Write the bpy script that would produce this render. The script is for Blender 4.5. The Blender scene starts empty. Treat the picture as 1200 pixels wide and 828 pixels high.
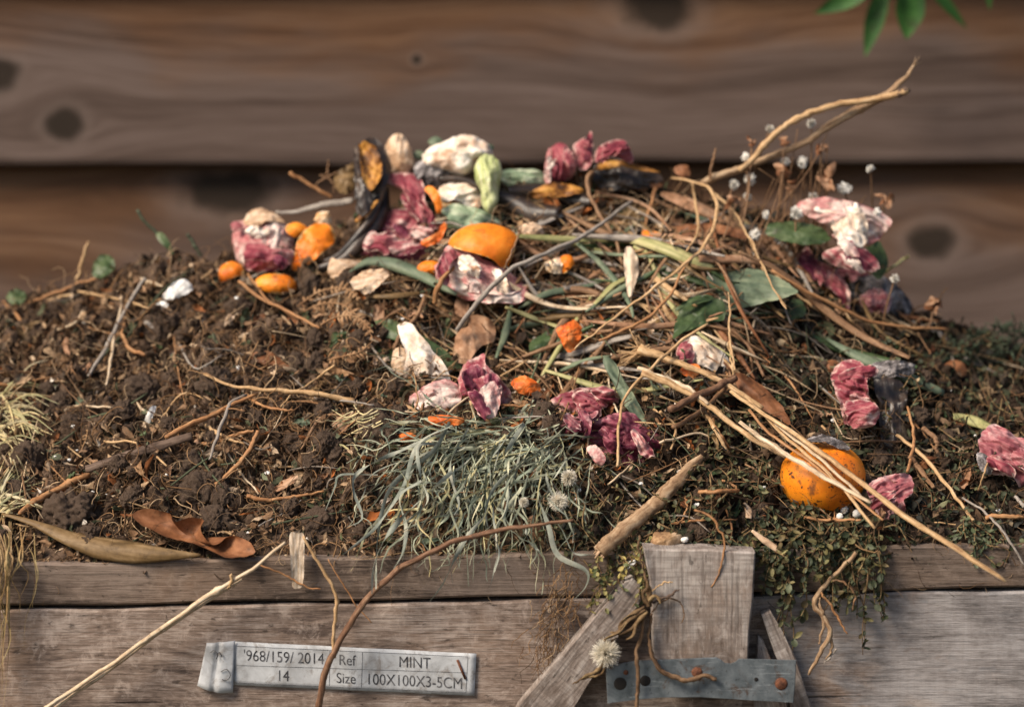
import bpy, math, random
import numpy as np
from mathutils import Vector, Matrix
from mathutils.bvhtree import BVHTree

# ------------------------------------------------------------------ camera, sky, sun, exposure
SC = bpy.context.scene
COL = SC.collection
PITCH = math.radians(6.0)
LENS, DIST, PXM = 85.0, 1.983, 0.0007
cam_d = bpy.data.cameras.new('camera'); cam = bpy.data.objects.new('camera', cam_d); COL.objects.link(cam)
CAM = np.array([0.0, -DIST * math.cos(PITCH), DIST * math.sin(PITCH)])
cam.location = CAM; cam.rotation_euler = (math.pi / 2 - PITCH, 0, 0)
cam_d.lens = LENS; cam_d.sensor_width = 36; cam_d.clip_start = 0.05; cam_d.clip_end = 200
cam_d.dof.use_dof = True; cam_d.dof.focus_distance = DIST + 0.06; cam_d.dof.aperture_fstop = 2.7
cam_d.dof.aperture_blades = 0
SC.camera = cam
SUN_EL, SUN_AZ = math.radians(44), math.radians(-54)        # azimuth from the camera's own direction: minus is the left
world = bpy.data.worlds.new('World'); SC.world = world; world.use_nodes = True
wn = world.node_tree.nodes; bg = wn['Background']
sky = wn.new('ShaderNodeTexSky'); sky.sky_type = 'NISHITA'; sky.sun_disc = False
sky.sun_elevation = SUN_EL
sky.air_density = 1.0; sky.dust_density = 2.5
bg.inputs['Strength'].default_value = 0.092
world.node_tree.links.new(sky.outputs[0], bg.inputs[0])
# where the sun stands: behind the camera, to the left
sdir = np.array([math.sin(SUN_AZ) * math.cos(SUN_EL), -math.cos(SUN_AZ) * math.cos(SUN_EL), math.sin(SUN_EL)])
sky.sun_rotation = math.atan2(sdir[0], sdir[1])
sun_d = bpy.data.lights.new('sun', 'SUN'); sun = bpy.data.objects.new('sun', sun_d); COL.objects.link(sun)
sun_d.energy = 3.9; sun_d.angle = math.radians(24.0); sun_d.color = (1.0, 0.86, 0.70)
sun.rotation_euler = Vector(-sdir).to_track_quat('-Z', 'Y').to_euler()
vs = SC.view_settings
vs.view_transform = 'Standard'; vs.look = 'None'; vs.exposure = 0.52; vs.gamma = 1.0; vs.use_curve_mapping = False
SC.cycles.max_bounces = 6; SC.cycles.diffuse_bounces = 3; SC.cycles.transparent_max_bounces = 4

rng = np.random.default_rng(11)
random.seed(5)

# ------------------------------------------------------------------ pixel rays of the photograph -> points in the place
RX = np.array([1.0, 0, 0]); RU = np.array([0, math.sin(PITCH), math.cos(PITCH)]); RF = np.array([0, math.cos(PITCH), -math.sin(PITCH)])
K = 36.0 / LENS / 1200.0
def ray(px, py):
    d = RF + RX * ((px - 600) * K) - RU * ((py - 414) * K)
    return d / np.linalg.norm(d)
def at_y(px, py, y):
    d = ray(px, py); return CAM + d * ((y - CAM[1]) / d[1])

# ------------------------------------------------------------------ noise
_perm = np.random.default_rng(3).permutation(512)
_grad = np.random.default_rng(4).normal(size=(512, 3)); _grad /= np.linalg.norm(_grad, axis=1)[:, None]
def pn(P):
    P = np.asarray(P, float); i = np.floor(P).astype(int); f = P - i; u = f * f * f * (f * (f * 6 - 15) + 10)
    r = np.zeros(len(P))
    for dx in (0, 1):
        wx = u[:, 0] if dx else 1 - u[:, 0]
        for dy in (0, 1):
            wy = u[:, 1] if dy else 1 - u[:, 1]
            for dz in (0, 1):
                wz = u[:, 2] if dz else 1 - u[:, 2]
                h = _perm[(_perm[(_perm[(i[:, 0] + dx) & 511] + i[:, 1] + dy) & 511] + i[:, 2] + dz) & 511]
                r += wx * wy * wz * np.einsum('ij,ij->i', _grad[h], f - (dx, dy, dz))
    return r * 1.4
def fbm(P, o=4, g=.5):
    P = np.asarray(P, float); a, s = 1.0, 0
    for k in range(o): s = s + a * pn(P * 2 ** k + 17.3 * k); a *= g
    return s

# ------------------------------------------------------------------ mesh helpers
def tag(o, label=None, cat=None, group=None, kind=None):
    if label: o['label'] = label
    if cat: o['category'] = cat
    if group: o['group'] = group
    if kind: o['kind'] = kind
    return o
def mk(name, V, F, mat, parent=None, org=None, uv=None, col=None, smooth=True):
    V = np.asarray(V, float)
    if org is None: org = parent['_o'] if parent is not None else V.mean(0)
    org = np.array(list(org), float)
    me = bpy.data.meshes.new(name)
    me.from_pydata((V - org).tolist(), [], F if isinstance(F, list) else F.tolist())
    if smooth: me.polygons.foreach_set('use_smooth', [True] * len(me.polygons))
    li = np.empty(len(me.loops), dtype=np.int32); me.loops.foreach_get('vertex_index', li)
    if uv is not None:
        l = me.uv_layers.new(name='UVMap'); l.data.foreach_set('uv', np.asarray(uv, np.float32)[li].ravel())
    if col is not None:
        c = me.color_attributes.new('tint', 'FLOAT_COLOR', 'POINT')
        c.data.foreach_set('color', np.c_[np.asarray(col, np.float32), np.ones(len(V), np.float32)].ravel())
    me.materials.append(mat)
    me.update()
    o = bpy.data.objects.new(name, me); COL.objects.link(o)
    if parent is not None: o.parent = parent
    else: o.location = org
    o['_o'] = org.tolist()
    return o
def thing(name, loc, label, cat, group=None):
    o = bpy.data.objects.new(name, None); COL.objects.link(o); o.location = loc; o['_o'] = [float(v) for v in loc]
    o.empty_display_size = .02
    return tag(o, label, cat, group)
class MB:
    def __init__(s): s.V, s.F, s.U, s.C, s.n = [], [], [], [], 0
    def add(s, V, F, uv=None, col=None):
        V = np.asarray(V, float); s.V.append(V); s.F += [tuple(int(i) + s.n for i in f) for f in F]
        s.U.append(np.zeros((len(V), 2)) if uv is None else np.asarray(uv)); s.n += len(V)
        s.C.append(np.tile(np.array((.5, .5, .5) if col is None else col, float), (len(V), 1)) if col is None or np.ndim(col) == 1 else np.asarray(col))
    def build(s, name, mat, parent=None, org=None, smooth=True):
        return mk(name, np.concatenate(s.V), s.F, mat, parent, org, np.concatenate(s.U), np.concatenate(s.C), smooth)
def norm(v): return v / (np.linalg.norm(v) + 1e-12)
def cr(P, n, closed=False):
    """Catmull-Rom through P, n points evenly by length"""
    P = np.asarray(P, float)
    if len(P) == 2 and not closed: return P[0] + (P[1] - P[0]) * np.linspace(0, 1, n)[:, None]
    Q = np.vstack([P[-1], P, P[0], P[1]]) if closed else np.vstack([2 * P[0] - P[1], P, 2 * P[-1] - P[-2]])
    out = []; m = 14
    for i in range(len(Q) - 3):
        t = np.linspace(0, 1, m, endpoint=False)[:, None]; a, b, c, d = Q[i:i + 4]
        out.append(.5 * (2 * b + (c - a) * t + (2 * a - 5 * b + 4 * c - d) * t * t + (3 * b - a - 3 * c + d) * t ** 3))
    out = np.vstack(out + ([P[:1]] if closed else [P[-1:]]))
    L = np.r_[0, np.cumsum(np.linalg.norm(np.diff(out, axis=0), axis=1))]
    s = np.linspace(0, L[-1], n, endpoint=not closed)
    return np.stack([np.interp(s, L, out[:, k]) for k in range(out.shape[1])], 1)
def tube(P, R, sides=7, lump=0.0, flat=1.0, caps=True):
    P = np.asarray(P, float); n = len(P); R = np.interp(np.linspace(0, 1, n), np.linspace(0, 1, len(np.atleast_1d(R))), np.atleast_1d(R))
    T = np.gradient(P, axis=0); T /= np.linalg.norm(T, axis=1)[:, None] + 1e-12
    a = norm(np.cross(T[0], [0.31, -.8, .5])); V = []; U = []
    L = np.r_[0, np.cumsum(np.linalg.norm(np.diff(P, axis=0), axis=1))]
    ang = np.linspace(0, 2 * np.pi, sides, endpoint=False)
    for i in range(n):
        a = norm(a - T[i] * np.dot(a, T[i])); b = np.cross(T[i], a)
        V.append(P[i] + R[i] * (np.cos(ang)[:, None] * a + flat * np.sin(ang)[:, None] * b))
        U.append(np.c_[np.full(sides, L[i]), ang / 6.28 * 0.01])
    V = np.vstack(V); U = np.vstack(U)
    if lump:
        c = np.repeat(P, sides, 0); V = c + (V - c) * (1 + lump * fbm(V * 260, 3))[:, None]
    F = [(i * sides + j, i * sides + (j + 1) % sides, (i + 1) * sides + (j + 1) % sides, (i + 1) * sides + j) for i in range(n - 1) for j in range(sides)]
    if caps: F += [tuple(range(sides))[::-1], tuple((n - 1) * sides + j for j in range(sides))]
    return V, F, U
def strip(P, W, side=None, across=5, cup=.2, twist=0.0, face=None, wav=0.0):
    P = np.asarray(P, float); n = len(P); W = np.interp(np.linspace(0, 1, n), np.linspace(0, 1, len(W)), W)
    T = np.gradient(P, axis=0); T /= np.linalg.norm(T, axis=1)[:, None] + 1e-12
    tw = np.linspace(0, 1, n) * twist if np.ndim(twist) == 0 else np.interp(np.linspace(0, 1, n), np.linspace(0, 1, len(twist)), twist)
    f = np.array([0, -.85, .5]) if face is None else np.asarray(face, float)
    L = np.r_[0, np.cumsum(np.linalg.norm(np.diff(P, axis=0), axis=1))]
    V, U = [], []; q = np.linspace(-1, 1, across); ph = rng.uniform(0, 6)
    for i in range(n):
        s = norm(np.cross(T[i], f)); nn = np.cross(s, T[i])
        c, sn = math.cos(tw[i]), math.sin(tw[i]); s2 = s * c + nn * sn; n2 = nn * c - s * sn
        w = W[i] * .5
        hh = cup * w * (1 - q ** 2) - cup * w + wav * w * np.sin(L[i] * 160 + ph + q * 1.6) * np.abs(q)
        V.append(P[i] + s2 * (q * w)[:, None] + n2 * hh[:, None]); U.append(np.c_[np.full(across, L[i]), q * w])
    F = [(i * across + j, i * across + j + 1, (i + 1) * across + j + 1, (i + 1) * across + j) for i in range(n - 1) for j in range(across - 1)]
    return np.vstack(V), F, np.vstack(U)
def box(x0, x1, y0, y1, z0, z1, b=.0015, nx=1):
    """bevelled board as closed quads, returned round its own corner chamfers"""
    V, F = [], []
    def ringp(z, i): return [(x0 + i, y0 + i, z), (x1 - i, y0 + i, z), (x1 - i, y1 - i, z), (x0 + i, y1 - i, z)]
    for z, i in ((z0, b), (z0 + b, 0), (z1 - b, 0), (z1, b)): V += ringp(z, i)
    for k in range(3): F += [(k * 4 + j, k * 4 + (j + 1) % 4, k * 4 + 4 + (j + 1) % 4, k * 4 + 4 + j) for j in range(4)]
    F += [(3, 2, 1, 0), (12, 13, 14, 15)]
    return np.array(V), F

# ------------------------------------------------------------------ materials
class G:
    def __init__(s, name):
        s.m = bpy.data.materials.new(name); s.m.use_nodes = True; s.t = s.m.node_tree; s.n = s.t.nodes
        s.b = s.n['Principled BSDF']; s.out = s.n['Material Output']
    def add(s, typ, props=None, **ins):
        k = s.n.new(typ)
        for a, v in (props or {}).items(): setattr(k, a, v)
        for a, v in ins.items():
            a2 = int(a[1:]) if a[0] == 'i' and a[1:].isdigit() else a
            s.set(k.inputs[a2], v)
        return k
    def set(s, sock, v):
        if hasattr(v, 'is_output'): s.t.links.new(v, sock)
        else: sock.default_value = v
    def math(s, op, a, b=0.0, c=0.0, clamp=False):
        return s.add('ShaderNodeMath', dict(operation=op, use_clamp=clamp), i0=a, i1=b, i2=c).outputs[0]
    def vmul(s, v, k): return s.add('ShaderNodeVectorMath', dict(operation='MULTIPLY'), i0=v, i1=k).outputs[0]
    def vadd(s, v, k): return s.add('ShaderNodeVectorMath', dict(operation='ADD'), i0=v, i1=k).outputs[0]
    def noise(s, v, scale=1.0, detail=5.0, rough=.55, dist=0.0, w=None):
        k = s.add('ShaderNodeTexNoise', dict(noise_dimensions='4D' if w is not None else '3D'), Vector=v, Scale=scale, Detail=detail, Roughness=rough, Distortion=dist)
        if w is not None: s.set(k.inputs['W'], w)
        return k.outputs['Fac']
    def ramp(s, f, stops, interp='LINEAR'):
        k = s.add('ShaderNodeValToRGB', None, Fac=f); cr_ = k.color_ramp; cr_.interpolation = interp
        while len(cr_.elements) < len(stops): cr_.elements.new(.5)
        for e, (p, c) in zip(cr_.elements, stops):
            e.position = p; e.color = (*c, 1) if np.ndim(c) else (c, c, c, 1)
        return k.outputs[0]
    def step(s, f, a, b, lo=0.0, hi=1.0):
        return s.add('ShaderNodeMapRange', dict(interpolation_type='SMOOTHSTEP'), i0=f, i1=a, i2=b, i3=lo, i4=hi).outputs[0]
    def mix(s, f, a, b, blend='MIX'):
        k = s.add('ShaderNodeMix', dict(data_type='RGBA', blend_type=blend))
        s.set(k.inputs[0], f)
        for i, v in ((6, a), (7, b)):
            s.set(k.inputs[i], (*v, 1) if isinstance(v, tuple) and len(v) == 3 else v)
        return k.outputs[2]
    def bump(s, h, strength=.4, dist=.001, prev=None):
        k = s.add('ShaderNodeBump', None, Height=h, Strength=strength, Distance=dist)
        if prev is not None: s.set(k.inputs['Normal'], prev)
        return k.outputs[0]
    def fin(s, color, rough=.7, normal=None, spec=.3, trans=0.0, sub=0.0):
        s.set(s.b.inputs['Base Color'], color); s.set(s.b.inputs['Roughness'], rough); s.b.inputs['Specular IOR Level'].default_value = spec
        if sub:
            s.b.inputs['Subsurface Weight'].default_value = sub; s.b.inputs['Subsurface Radius'].default_value = (1, .4, .2); s.b.inputs['Subsurface Scale'].default_value = .003
        if normal is not None: s.set(s.b.inputs['Normal'], normal)
        if trans:
            tr = s.add('ShaderNodeBsdfTranslucent', None, Color=color); mx = s.add('ShaderNodeMixShader', None, i0=trans, i1=s.b.outputs[0], i2=tr.outputs[0])
            s.t.links.new(mx.outputs[0], s.out.inputs[0])
        return s.m
    def coord(s, which='Object'): return s.add('ShaderNodeTexCoord').outputs[which]
    def rand(s): return s.add('ShaderNodeObjectInfo').outputs['Random']

def organic(name, stops, scale=45, streak=0, spots=None, rough=.65, bump=.5, bscale=260, bdist=.0008, trans=0.0, spec=.25, fine=.35, sub=0.0, dist=.6, dirt=.6, tint=False, edge=None):
    g = G(name); w = g.math('MULTIPLY', g.rand(), 37.0); ob = g.coord('Object')
    v = g.vmul(g.coord('UV'), (1.0, float(streak), 0)) if streak else ob
    f = g.noise(v, scale, 6, .6, dist, w)
    f2 = g.noise(ob, scale * 7, 4, .6, .2, w)
    ff = g.math('ADD', f, g.math('MULTIPLY', g.math('SUBTRACT', f2, .5), fine))
    ff = g.math('MULTIPLY_ADD', ff, 1.45, -.225)
    c = g.ramp(ff, stops)
    for (sc, lo, hi, col) in (spots or []):
        sp = g.noise(ob, sc, 4, .6, .3, g.math('ADD', w, sc))
        c = g.mix(g.step(sp, lo, hi), c, tuple(col))
    if tint: c = g.mix(1.0, c, g.vmul(g.add('ShaderNodeAttribute', dict(attribute_name='tint')).outputs['Color'], (2.0, 2.0, 2.0)), 'MULTIPLY')
    if edge:
        e_ = g.add('ShaderNodeSeparateXYZ', None, Vector=g.add('ShaderNodeAttribute', dict(attribute_name='tint')).outputs['Color']).outputs[0]
        e_ = g.math('ADD', e_, g.math('MULTIPLY', g.math('SUBTRACT', g.noise(ob, 90, 4, .6, .3, w), .5), 1.1))
        c = g.mix(g.step(e_, edge[1], 1.08), c, edge[0])
        vn = g.noise(g.vmul(g.coord('UV'), (12, 330, 0)), 1.0, 3, .55, .6, w)
        if 'orange' not in name: c = g.mix(g.step(vn, .55, .70, 0, .30), c, tuple(edge[0])); c = g.mix(g.step(vn, .47, .34, 0, .4), c, tuple(x * .25 for x in stops[1][1]))
    if dirt:
        dn = g.noise(ob, 75, 6, .72, .4, g.math('ADD', w, 3.3))
        c = g.mix(g.math('MULTIPLY', g.step(dn, .53, .70), dirt), c, (.040, .027, .019))
    h = g.math('ADD', g.math('MULTIPLY', f, .7), g.math('MULTIPLY', g.noise(v if streak else ob, bscale, 3, .6, 0, w), .5))
    return g.fin(c, rough, g.bump(h, bump, bdist), spec, trans, sub)
def stalkmat(name, a, b, c, rough=.6, streak=14):
    return organic(name, [(.25, a), (.5, b), (.75, c)], scale=55, streak=streak, rough=rough, bump=.5, bscale=160, bdist=.0006, fine=.3)

def bin_wood(name, lo, mid, hi, freq=1.0, stain=.5, cross=0.0, warm=(.30, .19, .12), grey=False):
    g = G(name); ob = g.coord('Object'); w = g.math('MULTIPLY', g.rand(), 50.0)
    wob = g.noise(ob, 7, 2, .5, 0, w)
    gr = g.vadd(g.vmul(ob, (7.0, 60.0, 150.0 * freq)), g.add('ShaderNodeCombineXYZ', None, Z=g.math('MULTIPLY', wob, 7.0)).outputs[0])
    n1 = g.noise(gr, 1.0, 6, .65, .4, w)
    n2 = g.noise(g.vmul(ob, (28, 80, 520 * freq)), 1.0, 4, .6, .2, w)
    big = g.noise(ob, 12, 5, .62, .5, w)
    n3 = g.noise(g.vmul(ob, (95, 70, 430 * freq)), 1.0, 4, .7, .3, w)
    f = g.math('ADD', g.math('MULTIPLY', n1, .5), g.math('ADD', g.math('ADD', g.math('MULTIPLY', n2, .22), g.math('MULTIPLY', n3, .30)), g.math('MULTIPLY', g.math('SUBTRACT', big, .5), .55)))
    c = g.ramp(f, [(.39, lo), (.49, mid), (.60, hi)])
    c = g.mix(g.math('MULTIPLY', g.step(g.noise(ob, 9, 4, .6, .6, g.math('ADD', w, 9.0)), .5, .72), .45), c, warm)
    dk = g.step(g.noise(g.vmul(ob, (38, 60, 110)), 1.0, 4, .6, .8, g.math('ADD', w, 4.0)), .60, .72)
    c = g.mix(g.math('MULTIPLY', dk, stain), c, tuple(x * .28 for x in lo))
    fine = g.noise(g.vmul(ob, (16, 60, 900 * freq)), 1.0, 3, .7, .1, w)
    c = g.mix(g.math('MULTIPLY', g.step(fine, .50, .34), .55), c, tuple(x * .45 for x in lo))
    crk = g.step(g.noise(g.vmul(ob, (5, 30, 210 * freq)), 1.0, 2, .5, .15, g.math('ADD', w, 2.0)), .695, .73)
    c = g.mix(g.math('MULTIPLY', crk, .8), c, tuple(x * .18 for x in lo))
    blo = g.noise(ob, 55, 6, .75, .6, g.math('ADD', w, 6.0))
    c = g.mix(g.math('MULTIPLY', g.step(blo, .5, .66), .6), c, tuple(min(1, x * 1.25) for x in hi))
    pit = g.step(g.noise(g.vmul(ob, (75, 60, 230)), 1.0, 4, .65, .6, g.math('ADD', w, 8.0)), .60, .68)
    c = g.mix(g.math('MULTIPLY', pit, .7), c, tuple(x * .35 for x in lo))
    if grey:
        gx = g.add('ShaderNodeSeparateXYZ', None, Vector=g.add('ShaderNodeNewGeometry').outputs['Position']).outputs[0]
        gm_ = g.step(g.math('ADD', gx, g.math('MULTIPLY', g.math('SUBTRACT', g.noise(g.vmul(ob, (1, 1, 2)), 14, 6, .7, .6), .5), .95)), .10, .34)
        c = g.mix(g.math('MULTIPLY', gm_, .72), c, g.mix(1.0, g.ramp(f, [(.37, .22), (.5, .8), (.62, 1.3)]), (.250, .248, .255), 'MULTIPLY'))
    h = g.math('SUBTRACT', g.math('ADD', f, g.math('MULTIPLY', fine, .5)), g.math('MULTIPLY', crk, .8))
    if cross:
        saw = g.noise(g.vmul(ob, (420, 40, 26)), 1.0, 3, .6, 0, w)
        c = g.mix(g.math('MULTIPLY', g.step(saw, .42, .62), cross), c, tuple(x * .62 for x in mid)); h = g.math('ADD', h, g.math('MULTIPLY', saw, .35 * cross))
    return g.fin(c, .85, g.bump(h, .75, .0016), .2)

# ------------------------------------------------------------------ fence behind: overlapping boards with knots
YF = 0.66
FS = (YF - CAM[1])                     # rough distance
def fz(px, py): p = at_y(px, py, YF); return p[0], p[2]
def fence_mat(knots, ztop, zbot, seed):
    g = G('fence_wood'); geo = g.add('ShaderNodeNewGeometry').outputs['Position']
    sp = g.add('ShaderNodeSeparateXYZ', None, Vector=geo); x, z = sp.outputs[0], sp.outputs[2]
    infl = None; mask = None; rings = None
    for (px, py, rx, ry) in knots:
        cx, cz = fz(px, py); rx *= PXM * 1.33; ry *= PXM * 1.33
        v = g.vadd(geo, (-cx, 0, -cz)); wob = g.noise(geo, 30, 3)
        d = g.add('ShaderNodeVectorMath', dict(operation='LENGTH'), i0=g.vmul(v, (1 / rx, 0, 1 / ry))).outputs['Value']
        d = g.math('ADD', d, g.math('MULTIPLY', g.math('SUBTRACT', wob, .5), .9))
        m1 = g.step(d, .55, 1.15, 1, 0); m2 = g.step(d, .9, 1.7, 1, 0)
        gx = g.math('DIVIDE', g.math('SUBTRACT', x, cx), 2.8 * rx); e = g.math('POWER', 2.718, g.math('MULTIPLY', g.math('MULTIPLY', gx, gx), -1.0))
        q = g.math('DIVIDE', g.math('SUBTRACT', z, cz), ry); s_ = g.math('DIVIDE', q, g.math('SQRT', g.math('MULTIPLY_ADD', q, q, .6)))
        fl = g.math('POWER', 2.718, g.math('MULTIPLY', g.math('MULTIPLY', q, q), -.05))
        df = g.math('MULTIPLY', g.math('MULTIPLY', e, s_), g.math('MULTIPLY', fl, ry * 1.15))
        infl = df if infl is None else g.math('ADD', infl, df)
        mask = m1 if mask is None else g.math('MAXIMUM', mask, m1)
        rings = m2 if rings is None else g.math('MAXIMUM', rings, m2)
    zz = g.math('SUBTRACT', z, infl)
    wave = g.noise(g.vmul(geo, (2.2, 1, 7)), 1.0, 3, .5)
    cv = g.add('ShaderNodeCombineXYZ', None, X=g.math('MULTIPLY', x, 1.5), Y=float(seed), Z=g.math('ADD', g.math('MULTIPLY', zz, 44.0), g.math('MULTIPLY', wave, 2.4))).outputs[0]
    n1 = g.noise(cv, 1.0, 6, .68, .35)
    n2 = g.noise(g.vmul(cv, (9, 1, 6)), 1.0, 3, .6)
    f = g.math('ADD', g.math('MULTIPLY', n1, .75), g.math('MULTIPLY', n2, .25))
    grey = g.ramp(f, [(.34, (.050, .034, .027)), (.5, (.090, .064, .053)), (.66, (.135, .101, .087))])
    red = g.ramp(f, [(.34, (.048, .024, .013)), (.5, (.098, .052, .029)), (.66, (.150, .086, .050))])
    t = g.add('ShaderNodeMapRange', dict(interpolation_type='SMOOTHSTEP'), i0=g.math('ADD', z, g.math('MULTIPLY', g.math('SUBTRACT', g.noise(g.vmul(geo, (3.0, 1, 9)), 1.0, 4), .5), .34)), i1=zbot + (ztop - zbot) * (.26 if seed > -10 and seed < 0 else .34), i2=zbot + (ztop - zbot) * .78, i3=0, i4=1).outputs[0]
    c = g.mix(t, grey, red)
    c = g.mix(g.math('MULTIPLY', rings, .35), c, (.15, .115, .098)); c = g.mix(g.math('MULTIPLY', mask, .93), c, (.020, .015, .011))
    ck = g.step(g.noise(g.vmul(cv, (2.2, 1, 2.6)), 1.0, 3, .6, .1), .64, .69)
    c = g.mix(g.math('MULTIPLY', ck, .6), c, (.022, .013, .009))
    return g.fin(c, .9, g.bump(f, .5, .002), .10)
zA = at_y(600, 193, YF)[2]             # lower edge of the board that fills the top of the picture
BH = .215
fence = thing('wooden_fence', (0, YF + .02, -.85), 'brown weathered wooden fence of wide overlapping horizontal boards behind the heap', 'fence')
kn_up = [(78, 145, 27, 21), (-6, 88, 30, 24), (772, 8, 52, 30), (488, 70, 7, 7)]
kn_lo = [(262, 226, 62, 30), (1094, 284, 30, 24)]
for k in range(-4, 5):
    zb = zA + k * (BH - .012); zt = zb + BH
    th = .024
    V = []; F = []; nx = 41
    for i in range(nx):
        x = -1.5 + 3.0 * i / (nx - 1)
        e = .002 * math.sin(x * 5 + k) + .0015 * math.sin(x * 13 + k * 2)
        # lower edge stands proud, upper edge tucks behind the board above
        V += [(x, YF - .004, zb + e + .003), (x, YF, zb + e), (x, YF + th, zb + e), (x, YF + .030 + .012, zt), (x, YF + .024, zt), (x, YF - .005, zb + e + .008)]
    for i in range(nx - 1):
        for j in range(6): F.append((i * 6 + j, i * 6 + (j + 1) % 6, i * 6 + 6 + (j + 1) % 6, i * 6 + 6 + j))
    F += [tuple(range(6))[::-1], tuple((nx - 1) * 6 + j for j in range(6))]
    kk = kn_up if k == 0 else kn_lo if k == -1 else [(200 + 311 * (k % 4), 193 - k * 170 - 80, 25, 20)]
    mk('board', V, F, fence_mat(kk, zt, zb, k * 7 + 3), fence, smooth=False)
g = G('fence_post'); pm = g.fin(g.ramp(g.noise(g.vmul(g.coord('Object'), (60, 60, 6)), 1, 5), [(.3, (.06, .04, .03)), (.7, (.16, .11, .08))]), .8)
for x in (-1.3, 0.0, 1.3):
    V, F = box(x - .04, x + .04, YF + .05, YF + .13, -.85, zA + 4.6 * BH); mk('post', V, F, pm, fence, smooth=False)

# ground sheet out to the horizon
g = G('ground_earth'); n = g.noise(g.coord('Object'), 6, 6); gm = g.fin(g.ramp(n, [(.3, (.04, .032, .02)), (.6, (.09, .075, .04)), (.8, (.06, .08, .03))]), .9, g.bump(n, .6, .02))
tag(mk('ground', [(-90, -90, -.85), (90, -90, -.85), (90, 90, -.85), (-90, 90, -.85)], [(0, 1, 2, 3)], gm, org=(0, 0, -.85)), 'bare earth ground below the compost bin', 'ground', kind='structure')

# ------------------------------------------------------------------ the compost bin
ROT = math.radians(-1.05)
def pl(px, py, y=0.0): p = at_y(px, py, y); return p
TILT = (712 - 690) / 1170 * 1.0
def bz(px, py, x, y):                  # height of a line parallel to the bin's boards that passes the pixel
    p = at_y(px, py, y); return p[2] + (x - p[0]) * TILT
M_top = bin_wood('bin_top_wood', (.055, .04, .031), (.135, .098, .076), (.225, .172, .138), 1.5, .35)
M_low = bin_wood('bin_plank_wood', (.085, .062, .052), (.215, .160, .128), (.37, .305, .262), .8, .75, .10, grey=True)
M_blk = bin_wood('bin_block_wood', (.10, .074, .06), (.225, .183, .158), (.37, .33, .30), .5, .4, .5)
binr = thing('compost_bin', (0, .3, -.85), 'weathered wooden compost bin of grey-brown planks holding the heap', 'compost bin')
def board(px0, px1, pya, pyb, y0, y1, mat, xl=-.62, xr=.62, name='board'):
    """long front board: top edge through pixel row pya at column 30, bottom through pyb"""
    nx = 60; V = []; F = []
    for i in range(nx):
        x = xl + (xr - xl) * i / (nx - 1)
        zt = bz(px0, pya, x, y0) + .0008 * math.sin(x * 23) + .0006 * math.sin(x * 61); zb = bz(px0, pyb, x, y0) + .0008 * math.sin(x * 31 + 2)
        b = .002
        V += [(x, y0 + b, zb), (x, y0, zb + b), (x, y0, zt - b), (x, y0 + b, zt), (x, y1 - b, zt), (x, y1, zt - b), (x, y1, zb + b), (x, y1 - b, zb)]
    for i in range(nx - 1):
        for j in range(8): F.append((i * 8 + j, i * 8 + 8 + j, i * 8 + 8 + (j + 1) % 8, i * 8 + (j + 1) % 8))
    F += [tuple(range(8)), tuple((nx - 1) * 8 + j for j in range(8))[::-1]]
    return mk(name, V, F, mat, binr, smooth=False)
board(30, 0, 660, 710, 0.0, .034, M_top, name='top_board')
board(30, 0, 714, 905, 0.001, .030, M_low, name='front_board')
board(30, 0, 911, 1100, 0.001, .030, M_low, name='front_board')
board(30, 0, 1106, 1290, 0.0, .030, M_low, name='front_board')
for s in (-1, 1):
    for k in range(4):
        V, F = box(s * .585 - .015, s * .585 + .015, .032, .60, -.85 + k * .17, -.85 + k * .17 + .162); mk('side_board', V, F, M_low, binr, smooth=False)
for k in range(4):
    V, F = box(-.569, .569, .572, .60, -.85 + k * .17, -.85 + k * .17 + .162); mk('back_board', V, F, M_low, binr, smooth=False)
def prism(outline, y0, y1, bev=.0015, jit=0.0):
    """flat board with an outline given in photo pixels on the plane y0"""
    P = np.array([at_y(px, py, y0) for px, py in outline]); c = P.mean(0)
    Pin = P + (c - P) / np.linalg.norm(P - c, axis=1)[:, None] * bev
    n = len(P); V = [*Pin]
    P1 = P.copy(); P1[:, 1] = y0 + bev; P2 = P.copy(); P2[:, 1] = y1; V += [*P1, *P2]
    F = [tuple(range(n))[::-1], tuple(2 * n + i for i in range(n))]
    for k in (0, 1): F += [(k * n + i, k * n + (i + 1) % n, k * n + n + (i + 1) % n, k * n + n + i) for i in range(n)]
    return np.array(V), [tuple(reversed(f)) for f in F]
def RZ(x0, y0, s): return lambda *pts: [(x0 + p[0] / s, y0 + p[1] / s, *p[2:]) for p in pts]
A1, A2, A3, A4, A5 = RZ(0, 140, 2.76), RZ(240, 140, 2.76), RZ(440, 140, 2.76), RZ(640, 140, 2.76), RZ(840, 60, 2.3)
B1, B2, B3, B4, B5 = RZ(0, 400, 2.76), RZ(240, 400, 2.76), RZ(440, 400, 2.76), RZ(660, 400, 2.76), RZ(900, 400, 2.76)
C1, C2, C3, C4 = RZ(0, 620, 3.98), RZ(200, 620, 3.0), RZ(560, 620, 3.0), RZ(840, 580, 3.333)
def rotated_mesh(name, V, F, mat, ang, org):
    """keeps the board's grain along its own length: local X turned by ang about Y"""
    o = mk(name, V, F, mat, binr, smooth=False)
    R = Matrix.Rotation(ang, 4, 'Y'); T = Matrix.Translation(Vector(org) - Vector(binr['_o']))
    M = T @ R
    o.data.transform(M.inverted()); o.matrix_local = M
    return o
V, F = prism(C3((582, 68), (680, 71), (790, 70), (890, 77), (976, 82), (968, 250), (955, 360), (948, 520), (640, 520), (618, 455), (612, 320), (604, 180), (590, 110)), -.030, -.0025)
rotated_mesh('corner_block', V, F, M_blk, math.radians(90), at_y(820, 700, -.02))
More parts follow.
